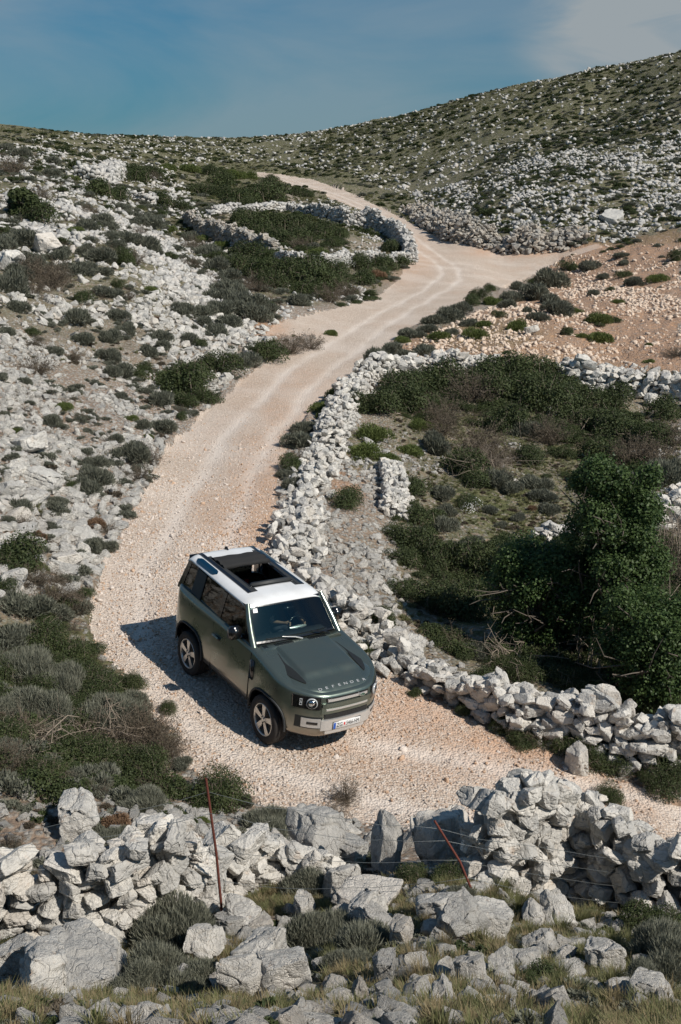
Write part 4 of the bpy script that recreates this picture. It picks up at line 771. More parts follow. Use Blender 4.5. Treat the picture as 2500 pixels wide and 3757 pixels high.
for (lab, w), lst in LBL.items():
    w = ' '.join(w.split()); lst.sort(key=lambda t: t[1]); nrow = max(1, int(math.ceil(len(lst) / 8))); per_ = int(math.ceil(len(lst) / nrow))
    for r_ in range(nrow):
        row = sorted(lst[r_ * per_:(r_ + 1) * per_], key=lambda t: t[0])
        for i_, (x, y, o) in enumerate(row):
            a_ = '' if len(row) < 2 else (ORD[i_] + ' from left'); b_ = '' if nrow < 2 else (' in ' + ORD[r_] + ' row from back')
            lt = (a_ + b_).strip(); o['label'] = ' '.join((lab + ' ' + w.replace('the walled field right of the track', 'the walled field').replace('by the stone enclosure beside the bend', 'by the stone enclosure').replace('on the white scree of the left hillside', 'on the left scree').replace('in the foreground grass below the front wall', 'in the foreground grass').replace('on the verge along the right of the track', 'on the right verge').replace('in the thicket left of the car', 'in the left thicket').replace('on the rocky slope left of the car', 'on the slope beside the car').replace('at the foot of the wall right of the car', 'near the wall right of the car') + (', ' + lt if lt else '')).split()[:20])
            ws_ = o['label'].split()
            if len(ws_) > 16: o['label'] = ' '.join([q for q in ws_ if q not in ('the', 'mid', 'sized', 'from')][:16])
# far-off low plants and grass that nobody could count
def veg_field(name, n, y0, y1, poly, meshes, s0, s1, label, seed, dens=1., hs=.7, avoid=True, mask=None):
    n = int(n * 1.4); r = np.random.default_rng(seed); a = r.uniform(-.60, .60, n); y = np.sqrt(r.uniform(y0 ** 2, y1 ** 2, n)); x = a * y; px, py = w2px(x, y, zbase(x, y))
    k = r.uniform(0, 1, n) < dens * np.clip(.5 + 1.6 * fbm(x * .15 * 40 / y0, y * .15 * 40 / y0, o=3, seed=seed), 0, 1)
    if poly: k &= pip(px, py, poly)
    if mask is not None: k &= r.uniform(0, 1, n) < mask(px, py, x, y)
    k &= ~pip(px, py, ROAD); k &= np.hypot(x + 1.2, y - 17.6) > 3.2
    x, y = x[k], y[k]; m = len(x); s = r.uniform(s0, s1, m)
    rt = np.stack([r.normal(0, .1, m), r.normal(0, .1, m), r.uniform(0, 6.28, m)], -1); sc = np.stack([s, s, s * hs * r.uniform(.7, 1.3, m)], -1)
    scatter(name, np.c_[x, y, ztotal(x, y)], rt, sc, r.integers(0, len(meshes), m), meshes, label)
sm = lambda mat, nm, s: [sprig_bush(s + i, 420, .10, .035, 5, .5, .6, mat, nm, .6, 4) for i in range(3)]
far_s = sm(M_sage, 'small_sage', 500); far_g = sm(M_bram, 'small_bramble', 510); far_t = [tuft(520 + i, 60, M_grass, 'small_grass', .5, .02) for i in range(3)]; far_b = sm(M_brown, 'small_dry', 530)
veg_field('hillside_bushes', 22000, 105, 340, None, far_s + far_g + far_g, .5, 1.7, 'dark low bushes dotted over the far hillside', 601, .55, .75)
veg_field('hillside_grass', 60000, 110, 350, None, far_t, .5, 1.2, 'short grass covering the far hillside up to the skyline', 602, .9, .45)
veg_field('slope_herbs', 9000, 17, 110, [(-900,300),(300,340),(560,560),(700,760),(470,960),(250,1300),(200,1420),(-900,1420)], far_s + far_b + far_t, .12, .55, 'tiny herbs and grass between the rocks of the left slope', 603, .8, .6)
veg_field('field_grass', 30000, 21, 50, [(900,860),(1600,860),(1700,1700),(1300,1640),(1050,1560),(900,1420),(910,1080)], far_t + far_b[:1], .10, .30, 'rough meadow grass in the walled field', 604, 1.2, .8)
veg_field('foreground_grass', 14000, 3.8, 10.2, None, [tuft(540 + i, 90, M_grass if i < 3 else M_dry, 'short_grass', .5, .010) for i in range(5)], .10, .30, 'short grass and straw between the foreground rocks', 605, 1., .8)
veg_field('foreground_herbs', 5600, 3.8, 16, [(-900,1380),(200,1400),(300,1600),(420,1780),(900,1990),(1100,2030),(1600,2130),(2600,2500),(-900,2500)], far_s[:2] + far_b[:1] + far_g[:1], .10, .30, 'small grey and brown herbs between the foreground rocks', 606, .8, .6)
veg_field('meadow_grass', 26000, 60, 190, [(230,440),(330,390),(560,405),(720,440),(950,560),(940,640),(700,720),(560,600),(430,540)], far_t + far_g[:1], .3, .8, 'grass of the hollow around the stone enclosure', 607, 1., .45)
veg_field('verge_weeds', 2600, 12, 60, [(640,1100),(700,900),(850,820),(1290,600),(1300,640),(1000,800),(860,870),(760,1000),(700,1180)], far_s + far_g, .08, .3, 'small weeds along the right verge of the track', 608, .7, .5)
mid_g = [leafy_bush(560 + i, 1500, .030, M_bram, 'undergrowth', stems=16) for i in range(4)]; mid_b = [bare_bush(570 + i, 34, 'undergrowth', M_brown, leaves=500) for i in range(2)]; mid_s = [sprig_bush(580 + i, 1300, .09, .016, mat=M_sage, name='undergrowth', twigs=10) for i in range(3)]
veg_field('thicket_undergrowth', 2600, 11.5, 24, [(-900,1400),(180,1400),(195,1490),(290,1590),(340,1660),(410,1700),(450,1790),(400,1850),(200,1840),(-900,1780)], mid_g + mid_b + mid_s, .25, .75, 'tangled undergrowth filling the thicket left of the track', 611, 1.5, .9)
veg_field('bramble_mass', 5200, 20, 30, [(1010,1350),(1110,1260),(1260,1200),(2600,1200),(2600,1800),(1400,1680),(1180,1600),(1060,1540),(960,1440)], mid_g * 2 + mid_b, .3, .9, 'mass of brambles growing between the ivy tree and the wall', 612, 1.6, .9)
veg_field('field_brambles', 4200, 30, 52, [(860,900),(1000,870),(1280,850),(1400,960),(2600,980),(2600,1180),(1480,1160),(1300,1120),(1100,1060),(900,980)], mid_g * 2 + mid_b, .4, 1.2, 'mass of brambles across the upper half of the walled field', 613, 1.3, .7)
veg_field('field_edge_brambles', 1400, 20, 36, [(905,1100),(1020,1110),(1010,1250),(1120,1380),(1000,1470),(930,1350)], mid_g * 2 + mid_s, .3, .8, 'brambles along the left edge of the walled field', 614, 1.3, .8)
veg_field('enclosure_brambles', 2600, 75, 140, [(520,495),(660,490),(800,540),(790,580),(680,590),(560,540)], mid_g, .8, 2., 'brambles filling the small stone enclosure', 615, 1.3, .6)
veg_field('hollow_brambles', 2600, 70, 110, [(520,600),(640,600),(760,640),(940,605),(940,640),(860,690),(700,720),(600,680)], mid_g + mid_s, .6, 1.6, 'brambles below the small stone enclosure', 616, 1.2, .6)
veg_field('hillside_scrub', 9000, 45, 150, [(-900,300),(0,335),(200,350),(420,400),(520,480),(600,620),(700,700),(600,740),(480,640),(330,560),(200,560),(0,640),(-900,640)], mid_s + mid_b + mid_g[:2], .5, 1.5, 'low grey and olive scrub covering the upper left hillside', 621, 1.1, .62)
veg_field('slope_scrub', 5200, 18, 60, [(-900,560),(0,600),(330,560),(560,700),(640,760),(470,950),(250,1290),(200,1400),(-900,1400)], mid_s * 2 + mid_b, .18, .75, 'small grey shrubs scattered between the rocks of the left slope', 622, .8, .65)
veg_field('right_hill_scrub', 16000, 98, 230, [(640,360),(900,370),(1200,300),(1568,230),(2600,200),(2600,540),(1300,585),(1100,570),(960,500),(800,420)], mid_s + mid_g, .5, 1.4, 'dark scrub growing between the rocks of the right hillside', 623, .9, .6)
veg_field('bank_scrub', 500, 48, 105, [(1290,600),(1568,560),(2600,560),(2600,860),(1300,830),(1000,800),(1200,680)], mid_s + mid_g, .3, .9, 'small shrubs on the orange earth bank', 624, .8, .6)
# ---------------------------------------------------------------- the ivy tree and its neighbours
def tree(px, foot, top, half, name, label, seed, mat, leaves, sz, bare=0):
    r = np.random.default_rng(seed); p = at(px, foot); k = scale_at(p.y, p.z); H = (foot - top) * k / cp * .96; Wd = half * k
    root = empty(name, p); tag(root, label, 'tree')
    T = []; ends = []
    trunk = [np.array([0, 0, -.1]), np.array([.08, .1, H * .25]), np.array([-.05, .15, H * .5]), np.array([.1, .1, H * .78])]
    T.append(tube(trunk, [.16, .13, .10, .05], 7))
    for i in range(26):
        z = H * r.uniform(.12, .75); b0 = np.array([0, .1, z]); a = r.uniform(0, 6.28); L = Wd * r.uniform(.6, 1.1) * (1 - .45 * abs(z / H - .45)); e = b0 + np.array([math.cos(a) * L, math.sin(a) * L, H * r.uniform(.02, .26)])
        T.append(tube([b0, (b0 + e) / 2 + r.normal(0, .12, 3), e], .045, 5)); ends.append(e); ends.append((b0 + e) / 2)
        for _ in range(3):
            g = e + r.normal(0, .28, 3) + [0, 0, .1]; T.append(tube([(b0 + e) / 2 + r.normal(0, .1, 3), (e + g) / 2, g], .018, 4)); ends.append(g)
    v, f = geo_join(T); t = obj('trunk', mesh('trunk', v, f, M_bark), root)
    # crown: leaf clumps on lobes with gaps between
    K = 110; c = []
    for i in range(K):
        z = r.uniform(.16, 1.0); rr = Wd * (1 - abs(z - .58) ** 1.9 * 1.5) * r.uniform(.35, .95); a = r.uniform(0, 6.28); c.append([rr * math.cos(a), .1 + rr * .85 * math.sin(a), z * H])
    c = np.array(c); cr_ = r.uniform(.08, .24, K) * Wd * 1.25; i = r.choice(K, leaves, p=cr_ ** 2 / (cr_ ** 2).sum()); d = unit(r.normal(size=(leaves, 3)))
    q = c[i] + d * (cr_[i] * r.uniform(.5, 1.12, leaves))[:, None] * [1, 1, .8]; q += r.normal(0, .09, q.shape)
    nrm = unit(d + [0, 0, .5] + r.normal(size=d.shape) * .6); u = unit(np.cross(nrm, r.normal(size=d.shape))); s = np.cross(nrm, u); z_ = sz * r.uniform(.6, 1.4, (leaves, 1))
    v, f = tris(q, u * z_, s * z_ * .75, .25); obj('crown', mesh('crown', v, f, mat), root)
    return root
tree(1392, 1540, 1075, 116, 'ivy_tree', 'tall dark green tree wrapped in glossy ivy at the right', 71, M_ivy, 120000, .029)
tree(1240, 1500, 1270, 110, 'ivy_bush_tree', 'low rounded ivy covered tree left of the tall ivy tree', 72, M_ivy, 52000, .028)
tree(1500, 1640, 1380, 120, 'thicket_tree', 'sparse mid green small tree right of the tall ivy tree', 73, M_ivy, 52000, .028)
tree(55, 500, 436, 32, 'dark_tree', 'small dark round tree high on the left hillside', 74, M_bram, 9000, .13)
def snag(px, foot, hpx, label, seed, n=14, wpx=140):
    r = np.random.default_rng(seed); p = at(px, foot); k = scale_at(p.y, p.z); H = hpx * k; Wd = wpx * k; T = []
    for i in range(n):
        b0 = np.r_[r.normal(0, Wd * .16, 2), -.05]; a = r.uniform(0, 6.28); L = Wd * r.uniform(.2, .6); m = b0 + np.r_[math.cos(a) * L * .35, math.sin(a) * L * .35, H * r.uniform(.35, .7)]; e = m + np.r_[math.cos(a) * L, math.sin(a) * L, H * r.uniform(-.15, .4)]
        T.append(tube([b0, (b0 + m) / 2 + r.normal(0, .06, 3), m, (m + e) / 2 + r.normal(0, .08, 3), e], r.uniform(.007, .018), 4))
        for _ in range(5):
            s = m + (e - m) * r.uniform(0, 1); g = s + r.normal(0, .25, 3) * k * 90; T.append(tube([s, (s + g) / 2 + r.normal(0, .03, 3), g], .005, 3))
    v, f = geo_join(T); o = obj('bare_shrub', mesh('bare_shrub', v, f, M_twigl), None, p); return tag(o, label, 'shrub')
snag(1370, 1560, 190, 'bare pale branched shrub under the ivy tree', 81)
snag(1500, 1560, 230, 'tangle of dead stems at the right edge behind the wall', 82, 16, 150)
snag(1545, 1290, 160, 'reddish bare bush beside the pale wall at the right edge', 83, 30, 130)
snag(1180, 1540, 90, 'thin dead stems in the dark shade behind the right wall', 84, 14, 150)
snag(1120, 1100, 70, 'grey leafless bush in the middle of the walled field', 85, 40, 120)
snag(140, 700, 60, 'thin leafless sapling on the rocky left hillside', 86, 8, 50)
snag(230, 400, 34, 'bare sapling beside the ruined stone heap', 87, 6, 24)
snag(80, 1740, 90, 'dead grey twigs sticking out of the thicket at the left edge', 88, 22, 150)
snag(240, 1700, 80, 'dead pale twigs in the middle of the thicket left of the car', 89, 20, 150)
# ---------------------------------------------------------------- wire fence on rusty rods
M_rust = simple('rusty iron', (.13, .035, .022), .85, bump=.4, bscale=60); M_wire = simple('old grey wire', (.22, .24, .24), .5, .8)
fence = empty('wire_fence', at(513, 2128)); fo = np.array(fence.location)
tag(fence, 'sagging wire fence on two rusty iron rods in front of the wall', 'fence')
def rod(bx, by, tx, ty, fwd):
    b0 = np.array(at(bx, by)); a, s = px2as(tx, ty); Y = b0[1] + fwd; t = np.array([float(a) * Y, Y, CZ + float(s) * Y]); return b0, t
rods = [rod(516, 2140, 474, 1790, -.12), rod(1112, 2085, 1000, 1888, .15)]
for (b0, t) in rods:
    v, f = tube([b0 - [0, 0, .15], b0 * .5 + t * .5 + [.012, 0, 0], t], [.014, .013, .012], 6); obj('iron_rod', mesh('iron_rod', v - fo, f, M_rust), fence)
(b1, t1), (b2, t2) = rods; L0_ = np.array(at(-120, 2190)); R0_ = np.array(at(1640, 2100))
for h, sg in ((.30, .10), (.52, .07), (.78, .12), (.9, .05)):
    pts = [L0_ + [0, .1, .35 + h * .8], b1 + (t1 - b1) * h, b2 + (t2 - b2) * h, R0_ + [0, -.1, .1 + h * .7]]; path = []
    for q0, q1 in zip(pts, pts[1:]):
        for t in np.linspace(0, 1, 9)[:-1]: path.append(q0 + (q1 - q0) * t - [0, 0, sg * 4 * t * (1 - t)] + rng.normal(0, .008, 3))
    v, f = tube(path + [pts[-1]], np.full(len(path) + 1, .0022), 4); obj('wire', mesh('wire', v - fo, f, M_wire), fence)
# ---------------------------------------------------------------- the car (x forward, y to its left, z up; origin on the ground under the front axle)
MC = Matrix(((0.57404, 0.81237, 0.10262, -.526), (-0.81357, 0.58003, -0.04071, 16.55), (-0.0926, -0.06012, 0.99389, .003), (0, 0, 0, 1)))
car = empty('parked_car'); car.matrix_world = MC
tag(car, 'dark green boxy off-road car with white roof and open sunroof on the track', 'car')
def paint(name, col, metal=.8, rough=.27):
    m, nt, b = newmat(name); tc = nt.nodes.new('ShaderNodeTexCoord')
    f = noise(nt, tc.outputs['Object'], 900, 2); d = noise(nt, tc.outputs['Object'], 2.3, 5, .6)
    c = mixc(nt, maprange(nt, f, .35, .7, 0, .25), col, tuple(x * 1.7 for x in col)); c = mixc(nt, maprange(nt, d, .45, .75, 0, .22), c, (.20, .17, .13))
    sx = nt.nodes.new('ShaderNodeSeparateXYZ'); nt.links.new(tc.outputs['Object'], sx.inputs[0]); dd = math_(nt, 'ADD', sx.outputs[2], math_(nt, 'MULTIPLY', d, -.5))
    c = mixc(nt, maprange(nt, dd, .12, .66, .8, 0), c, (.40, .33, .265))
    nt.links.new(c, b.inputs['Base Color']); b.inputs['Metallic'].default_value = metal; b.inputs['Roughness'].default_value = rough
    nt.links.new(maprange(nt, d, .3, .8, rough - .04, rough + .16), b.inputs['Roughness']); b.inputs['Coat Weight'].default_value = .7; b.inputs['Coat Roughness'].default_value = .08
    return m
P_green = paint('green metallic paint', (.16, .195, .165)); P_white = paint('white roof paint', (.70, .71, .71), .0, .3)
P_silver = simple('satin silver trim', (.68, .67, .65), .34, .6); P_alloy = simple('silver alloy', (.62, .61, .58), .3, .85)
P_black = simple('gloss black trim', (.008, .008, .009), .15, coat=.5); P_rub = simple('dusty tyre rubber', (.030, .027, .025), .85, bump=.3); P_mat = simple('matt black plate', (.012, .014, .014), .55); P_plast = simple('dark grey plastic', (.03, .032, .033), .6)
P_cloth = simple('black canvas sunroof', (.018, .018, .018), .9, bump=.3); P_int = simple('dark cabin trim', (.035, .036, .038), .7); P_seat = simple('dark seat leather', (.05, .048, .045), .6)
P_lamp = simple('daytime lamp ring', (.42, .44, .45), .2, 0); P_chrome = simple('chrome reflector', (.7, .7, .7), .12, 1.); P_badge = simple('green badge', (.01, .07, .04), .3); P_plate = simple('white plate', (.75, .75, .74), .4); P_blue = simple('plate blue', (.02, .10, .45), .4)
P_red = simple('plate red', (.6, .05, .05), .4); P_ink = simple('plate ink', (.01, .01, .01), .5); P_letter = simple('silver letters', (.75, .75, .74), .3, .5)
def glass(name, tint, f=.9):
    m, nt, b = newmat(name); o = nt.nodes['Material Output']; t = nt.nodes.new('ShaderNodeBsdfTransparent'); t.inputs[0].default_value = (*tint, 1)
    g = nt.nodes.new('ShaderNodeBsdfGlossy'); g.inputs['Roughness'].default_value = .03; fr = nt.nodes.new('ShaderNodeFresnel'); fr.inputs[0].default_value = 1.5
    mx = nt.nodes.new('ShaderNodeMixShader'); nt.links.new(math_(nt, 'ADD', fr.outputs[0], .035), mx.inputs[0]); nt.links.new(t.outputs[0], mx.inputs[1]); nt.links.new(g.outputs[0], mx.inputs[2]); nt.links.new(mx.outputs[0], o.inputs[0]); return m
G_wind = glass('windscreen glass', (.62, .74, .72)); G_side = glass('tinted side glass', (.10, .115, .115)); G_lamp = glass('lamp lens', (.8, .82, .84)); P_blueglass = simple('blue roof glass', (.005, .03, .06), .06, coat=1.)
def cpart(name, me, parent=None, loc=(0, 0, 0), rot=(0, 0, 0)):
    o = bpy.data.objects.new(name, me); S.collection.objects.link(o); o.parent = parent or car; o.location = loc; o.rotation_euler = rot; return o
def box(x0, x1, y0, y1, z0, z1, mat, bev=.01, name='part', seg=2):
    bm = bmesh.new(); bmesh.ops.create_cube(bm, size=1)
    for v in bm.verts: v.co = Vector(((x0 + x1) / 2 + v.co.x * (x1 - x0), (y0 + y1) / 2 + v.co.y * (y1 - y0), (z0 + z1) / 2 + v.co.z * (z1 - z0)))
    if bev: bmesh.ops.bevel(bm, geom=list(bm.edges), offset=bev, segments=seg, affect='EDGES')
    return bm_mesh(name, bm, mat, bev > 0)
def cr(pts, n):
    pts = np.array(pts, float); P = np.vstack([2 * pts[0] - pts[1], pts, 2 * pts[-1] - pts[-2]]); o = []
    for i in range(1, len(P) - 2):
        for t in np.linspace(0, 1, n, endpoint=False):
            a, b, c, d = P[i - 1:i + 3]; o.append(.5 * (2 * b + (c - a) * t + (2 * a - 5 * b + 4 * c - d) * t * t + (3 * b - a - 3 * c + d) * t ** 3))
    o.append(P[-2]); return np.array(o)
half = cr([(.905, 0), (.90, .22), (.875, .42), (.80, .58), (.66, .73), (.48, .86), (.25, .945), (0, .965), (-.5, .955), (-1.3, .955), (-2.1, .96), (-2.6, .975), (-3.0, .96), (-3.22, .90), (-3.36, .76), (-3.42, .5), (-3.43, 0)], 9)
full = np.vstack([half, half[-2:0:-1] * [1, -1]]); nP = len(full)
nx = np.roll(full, -1, 0) - np.roll(full, 1, 0); nx = np.stack([nx[:, 1], -nx[:, 0]], 1); nx /= np.linalg.norm(nx, axis=1)[:, None]
if (nx[:, 0] * (full[:, 0] + 1.2)).sum() < 0: nx = -nx
def zs(x): return np.interp(x, [-3.45, -2.6, -.6, .0, .5, .92], [1.42, 1.41, 1.37, 1.28, 1.18, 1.125])
lev = [(.40, .16, 0), (.42, .08, 0), (.47, .035, 0), (.56, .008, 0), (.70, 0, 0), (.85, 0, 0), (.97, .004, 0)] # z, inset
rings = []
for z, ins, _ in lev: rings.append(np.c_[full - nx * ins, np.full(nP, z)])
zt = zs(full[:, 0])
frontness = np.clip(nx[:, 0], 0, 1)
for fz, ins, dz in ((.5, .008, 0), (.85, .014, 0), (1, .022, -.0), (1, .036, .026), (1, .062, .040), (1, .10, .046), (1, .15, .048)):
    z = .97 + (zt - .97) * fz + dz; rings.append(np.c_[full - nx * ins, z])
Vb = np.concatenate(rings); nR = len(rings); Fb = []
for r_ in range(nR - 1):
    for i in range(nP):
        j = (i + 1) % nP; Fb.append([r_ * nP + i, r_ * nP + j, (r_ + 1) * nP + j, (r_ + 1) * nP + i])
bm = bmesh.new(); vs = [bm.verts.new(v) for v in Vb]
for f in Fb: bm.faces.new([vs[i] for i in f])
bm.faces.new([vs[i] for i in range(nP)][::-1])
# top: strips joining mirrored points so the shell is closed
top = [(nR - 1) * nP + i for i in range(nP)]; nh = len(half)
for i in range(nh - 1):
    a, b_ = top[i], top[i + 1]; c = top[(-i - 1) % nP]; d = top[(-i) % nP]
    q = [a, b_, c, d]; q = list(dict.fromkeys(q))
    if len(q) >= 3:
        try: bm.faces.new([vs[k] for k in q])
        except ValueError: pass
bmesh.ops.recalc_face_normals(bm, faces=bm.faces)
body_me = bm_mesh('body', bm, [P_green, P_black, P_plast]); 
def arch_cut(x, r, zc):
    bm = bmesh.new(); n = 28; pr = []
    for i in range(n):
        t = 2 * math.pi * i / n; cx, cz = math.cos(t), math.sin(t); q = 1 / max(1e-3, (abs(cx) ** 2.7 + abs(cz) ** 2.7)) ** (1 / 2.7); pr.append((x + cx * q * r, zc + cz * q * r * .96))
    for sgn in (-1, 1):
        a = [bm.verts.new((p[0], sgn * .60, p[1])) for p in pr]; b_ = [bm.verts.new((p[0], sgn * 1.2, p[1])) for p in pr]
        bm.faces.new(a); bm.faces.new(b_[::-1])
        for i in range(n): bm.faces.new([a[i], b_[i], b_[(i + 1) % n], a[(i + 1) % n]])
    bmesh.ops.recalc_face_normals(bm, faces=bm.faces); return pr, bm
body = cpart('body', body_me); cutters = []; ARCH = []
for (x, r, zc) in ((0, .475, .44), (-2.587, .485, .48)):
    pr, b_ = arch_cut(x, r, zc); ARCH.append(pr); c = bpy.data.objects.new('cutter', bm_mesh('cutter', b_, P_black)); S.collection.objects.link(c); c.parent = car; cutters.append(c)
    md = body.modifiers.new('arch', 'BOOLEAN'); md.operation = 'DIFFERENCE'; md.object = c; md.solver = 'EXACT'
bpy.context.view_layer.update()
ev = bpy.data.meshes.new_from_object(body.evaluated_get(bpy.context.evaluated_depsgraph_get())); ev.name = 'body'; body.modifiers.clear()
for c in cutters: bpy.data.objects.remove(c)
body.data = ev; ev.materials.clear()
for m_ in (P_green, P_black, P_plast): ev.materials.append(m_)
for p in ev.polygons:
    c = p.center; mi = 0
    for (x, zc) in ((0, .44), (-2.587, .48)):
        if math.hypot(c.x - x, c.z - zc) < .56 and (abs(p.normal.y) < .5 or abs(c.y) < .7) and abs(c.y) < .955 and c.z < .99: mi = 1
    if c.z < .415: mi = 1
    if mi == 0 and c.z < .56 and -2.2 < c.x < -.4: mi = 2
    if mi == 0 and c.z > 1.1 and abs(c.y) < .7 and abs(p.normal.z) > .9 and c.x < -.6: mi = 1
    p.material_index = mi; p.use_smooth = True
bm = bmesh.new(); bm.from_mesh(ev)      # open the shell where the cabin is
bmesh.ops.delete(bm, geom=[f for f in bm.faces if f.calc_center_median().z > 1.1 and abs(f.normal.z) > .85 and -3.25 < f.calc_center_median().x < -.66 and abs(f.calc_center_median().y) < .7], context='FACES_ONLY')
bm.to_mesh(ev); bm.free()
try: ev.set_sharp_from_angle(angle=R(35))
except Exception: pass
for s in (-1, 1):
    for pr in ARCH:   # black lip round each wheel opening
        q = [(x, z) for x, z in pr if z > .40]; q.sort(key=lambda t: math.atan2(t[1] - .2, t[0] - pr[0][0] + .5) )
        cx_ = sum(p[0] for p in pr) / len(pr); q.sort(key=lambda t: -math.atan2(t[1] - .42, t[0] - cx_))
        path = []
        for x, z in q:
            yb = np.interp(-x, -half[9 * 3:9 * 14, 0], half[9 * 3:9 * 14, 1]) if True else .95
            path.append((x, s * (yb + .004), z))
        v, f = tube(path, np.full(len(path), .020), 6); cpart('arch_lip', mesh('arch_lip', v, f, P_plast, True))
# bonnet: raised centre, edges just proud of the wings
def hood_z(x, y):
    base = zs(x) + .066; w = .70 - .02 * 0; e = np.clip((np.abs(y) / .72), 0, 1)
    b_ = np.clip((.50 - x) / .18, 0, 1); b_ = b_ * b_ * (3 - 2 * b_); s_ = np.clip((.50 - np.abs(y) + .06 * (x < 9)) / .07, 0, 1); s_ = s_ * s_ * (3 - 2 * s_)
    return np.interp(x, [-.56, -.31, .1, .5, .8], [1.392, 1.362, 1.31, 1.25, 1.185]) + .022 * (1 - e ** 2) + .042 * b_ * s_
def half_w(x, ins=.10):
    inner = half - (nx[:len(half)] * ins); k = inner[:, 0] > -1.2; xi = inner[k][:, 0]; yi = inner[k][:, 1]; return np.interp(-x, -xi, yi)
xs = np.r_[np.linspace(-.46, .6, 42), .6 + .2 * np.sin(np.linspace(0.05, math.pi / 2, 22))]; us = np.linspace(-1, 1, 61); hv = []
for x in xs:
    w = min(float(half_w(x, .085)), .80)
    for u in us:
        y = u * w; z = hood_z(x, y) - .05 * abs(u) ** 8 - .040 * np.clip((x - .62) / .18, 0, 1) ** 2.2; hv.append((x, y, z))
hf = [[i * 61 + j, i * 61 + j + 1, (i + 1) * 61 + j + 1, (i + 1) * 61 + j] for i in range(len(xs) - 1) for j in range(60)]
hood = cpart('bonnet', mesh('bonnet', hv, hf, P_green, True))
for s in (-1, 1):   # black tread plates on the bonnet shoulders
    q = cr([(-.40, .62), (-.36, .73), (-.1, .765), (.2, .73), (.42, .645), (.52, .565), (.34, .56), (.12, .575), (-.02, .60), (-.12, .60), (-.30, .575), (-.38, .58), (-.40, .62)], 5)
    bm = bmesh.new(); vv = [bm.verts.new((x, s * y, 0)) for x, y in q[:-1]]; fc = bm.faces.new(vv); bmesh.ops.triangulate(bm, faces=[fc])
    bmesh.ops.subdivide_edges(bm, edges=[e for e in bm.edges if e.calc_length() > .05], cuts=4); bmesh.ops.triangulate(bm, faces=bm.faces)
    for v in bm.verts:
        w = min(float(half_w(v.co.x, .085)), .80); v.co.z = float(hood_z(v.co.x, v.co.y)) - .05 * min(1, abs(v.co.y) / w) ** 8 + .010
    bmesh.ops.recalc_face_normals(bm, faces=bm.faces); cpart('tread_plate', bm_mesh('tread_plate', bm, P_mat), hood)
def text(name, body_, size, mat, M4, parent, ext=.002, sx=1., space=1.):
    cu = bpy.data.curves.new(name, 'FONT'); cu.body = body_; cu.size = size; cu.extrude = ext; cu.align_x = 'CENTER'; cu.align_y = 'CENTER'; cu.space_character = space
    o = bpy.data.objects.new(name, cu); S.collection.objects.link(o); bpy.context.view_layer.update()
    me = bpy.data.meshes.new_from_object(o.evaluated_get(bpy.context.evaluated_depsgraph_get())); bpy.data.objects.remove(o); me.materials.clear(); me.materials.append(mat); me.name = name
    me.transform(Matrix.Diagonal((sx, 1, 1, 1))); me.transform(M4)
    return cpart(name, me, parent)
def frame4(o, xdir, ydir): x = Vector(xdir).normalized(); z = x.cross(Vector(ydir)).normalized(); y = z.cross(x); return Matrix(((x.x, y.x, z.x, o[0]), (x.y, y.y, z.y, o[1]), (x.z, y.z, z.z, o[2]), (0, 0, 0, 1)))
for i_, ch in enumerate('DEFENDER'):
    tm = text('letter', ch, .075, P_letter, Matrix(), hood, .001, 1.35, 1.)
    tm.data.transform(frame4((0, (i_ - 3.5) * .122, 0), (0, 1, 0), (-1, 0, 0)))
    for v in tm.data.vertices:
        x = .715 + v.co.x * .8; v.co.z = float(hood_z(min(x, .8), v.co.y)) - .040 * np.clip((x - .62) / .18, 0, 1) ** 2.2 + .004 + v.co.z; v.co.x = x
# shut lines of doors and bonnet
M_gap = simple('panel gap', (.004, .004, .004), .8)
def side_y(x, z): yb = float(np.interp(-x, -half[9 * 3:9 * 14, 0], half[9 * 3:9 * 14, 1])); t = max(0, min(1, (z - .97) / .4)); return yb - .022 * t
def side_line(pts, rad=.004):
    for s in (-1, 1):
        p = [(x, s * (side_y(x, z) + .001), z) for x, z in pts]; v, f = tube(p, np.full(len(p), rad), 4); yield s, v, f
for s in (-1, 1):
    door = box(-.0, 0, 0, 0, 0, 0, P_green, 0) if False else None
    dv, df = [], []; xx = np.linspace(-.56, -1.80, 26); zz = np.linspace(.50, 1.355, 18)
    for x in xx:
        for z in zz: lim = z; dv.append((x, s * (side_y(x, z) + .006 - .035 * max(0, (.58 - z) / .08)), z))
    df = [[i * 18 + j, i * 18 + j + 1, (i + 1) * 18 + j + 1, (i + 1) * 18 + j] for i in range(25) for j in range(17)]
    d_ = cpart('door', mesh('door', dv, df, P_green, True))
    for pts in ([(-.555, .5), (-.555, 1.0), (-.555, 1.36)], [(-1.805, .52), (-1.805, 1.36)]):
        p = [(x, s * (side_y(x, z) + .004), z) for x, z in pts]; v, f = tube(p, np.full(len(p), .006), 4); cpart('door_gap', mesh('door_gap', v, f, M_gap), d_)
    cpart('handle', box(-1.78, -1.56, s * .955 if s > 0 else -1.0, s * 1.0 if s > 0 else -.955, 1.13, 1.165, P_green, .012, 'handle'), d_)
    cpart('handle_recess', box(-1.80, -1.54, min(s * .94, s * .962), max(s * .94, s * .962), 1.09, 1.17, P_black, .012, 'recess'), d_)
    cpart('fender_vent', box(-.545, -.43, min(s * .93, s * .974), max(s * .93, s * .974), .92, 1.26, P_black, .012, 'fender_vent'))
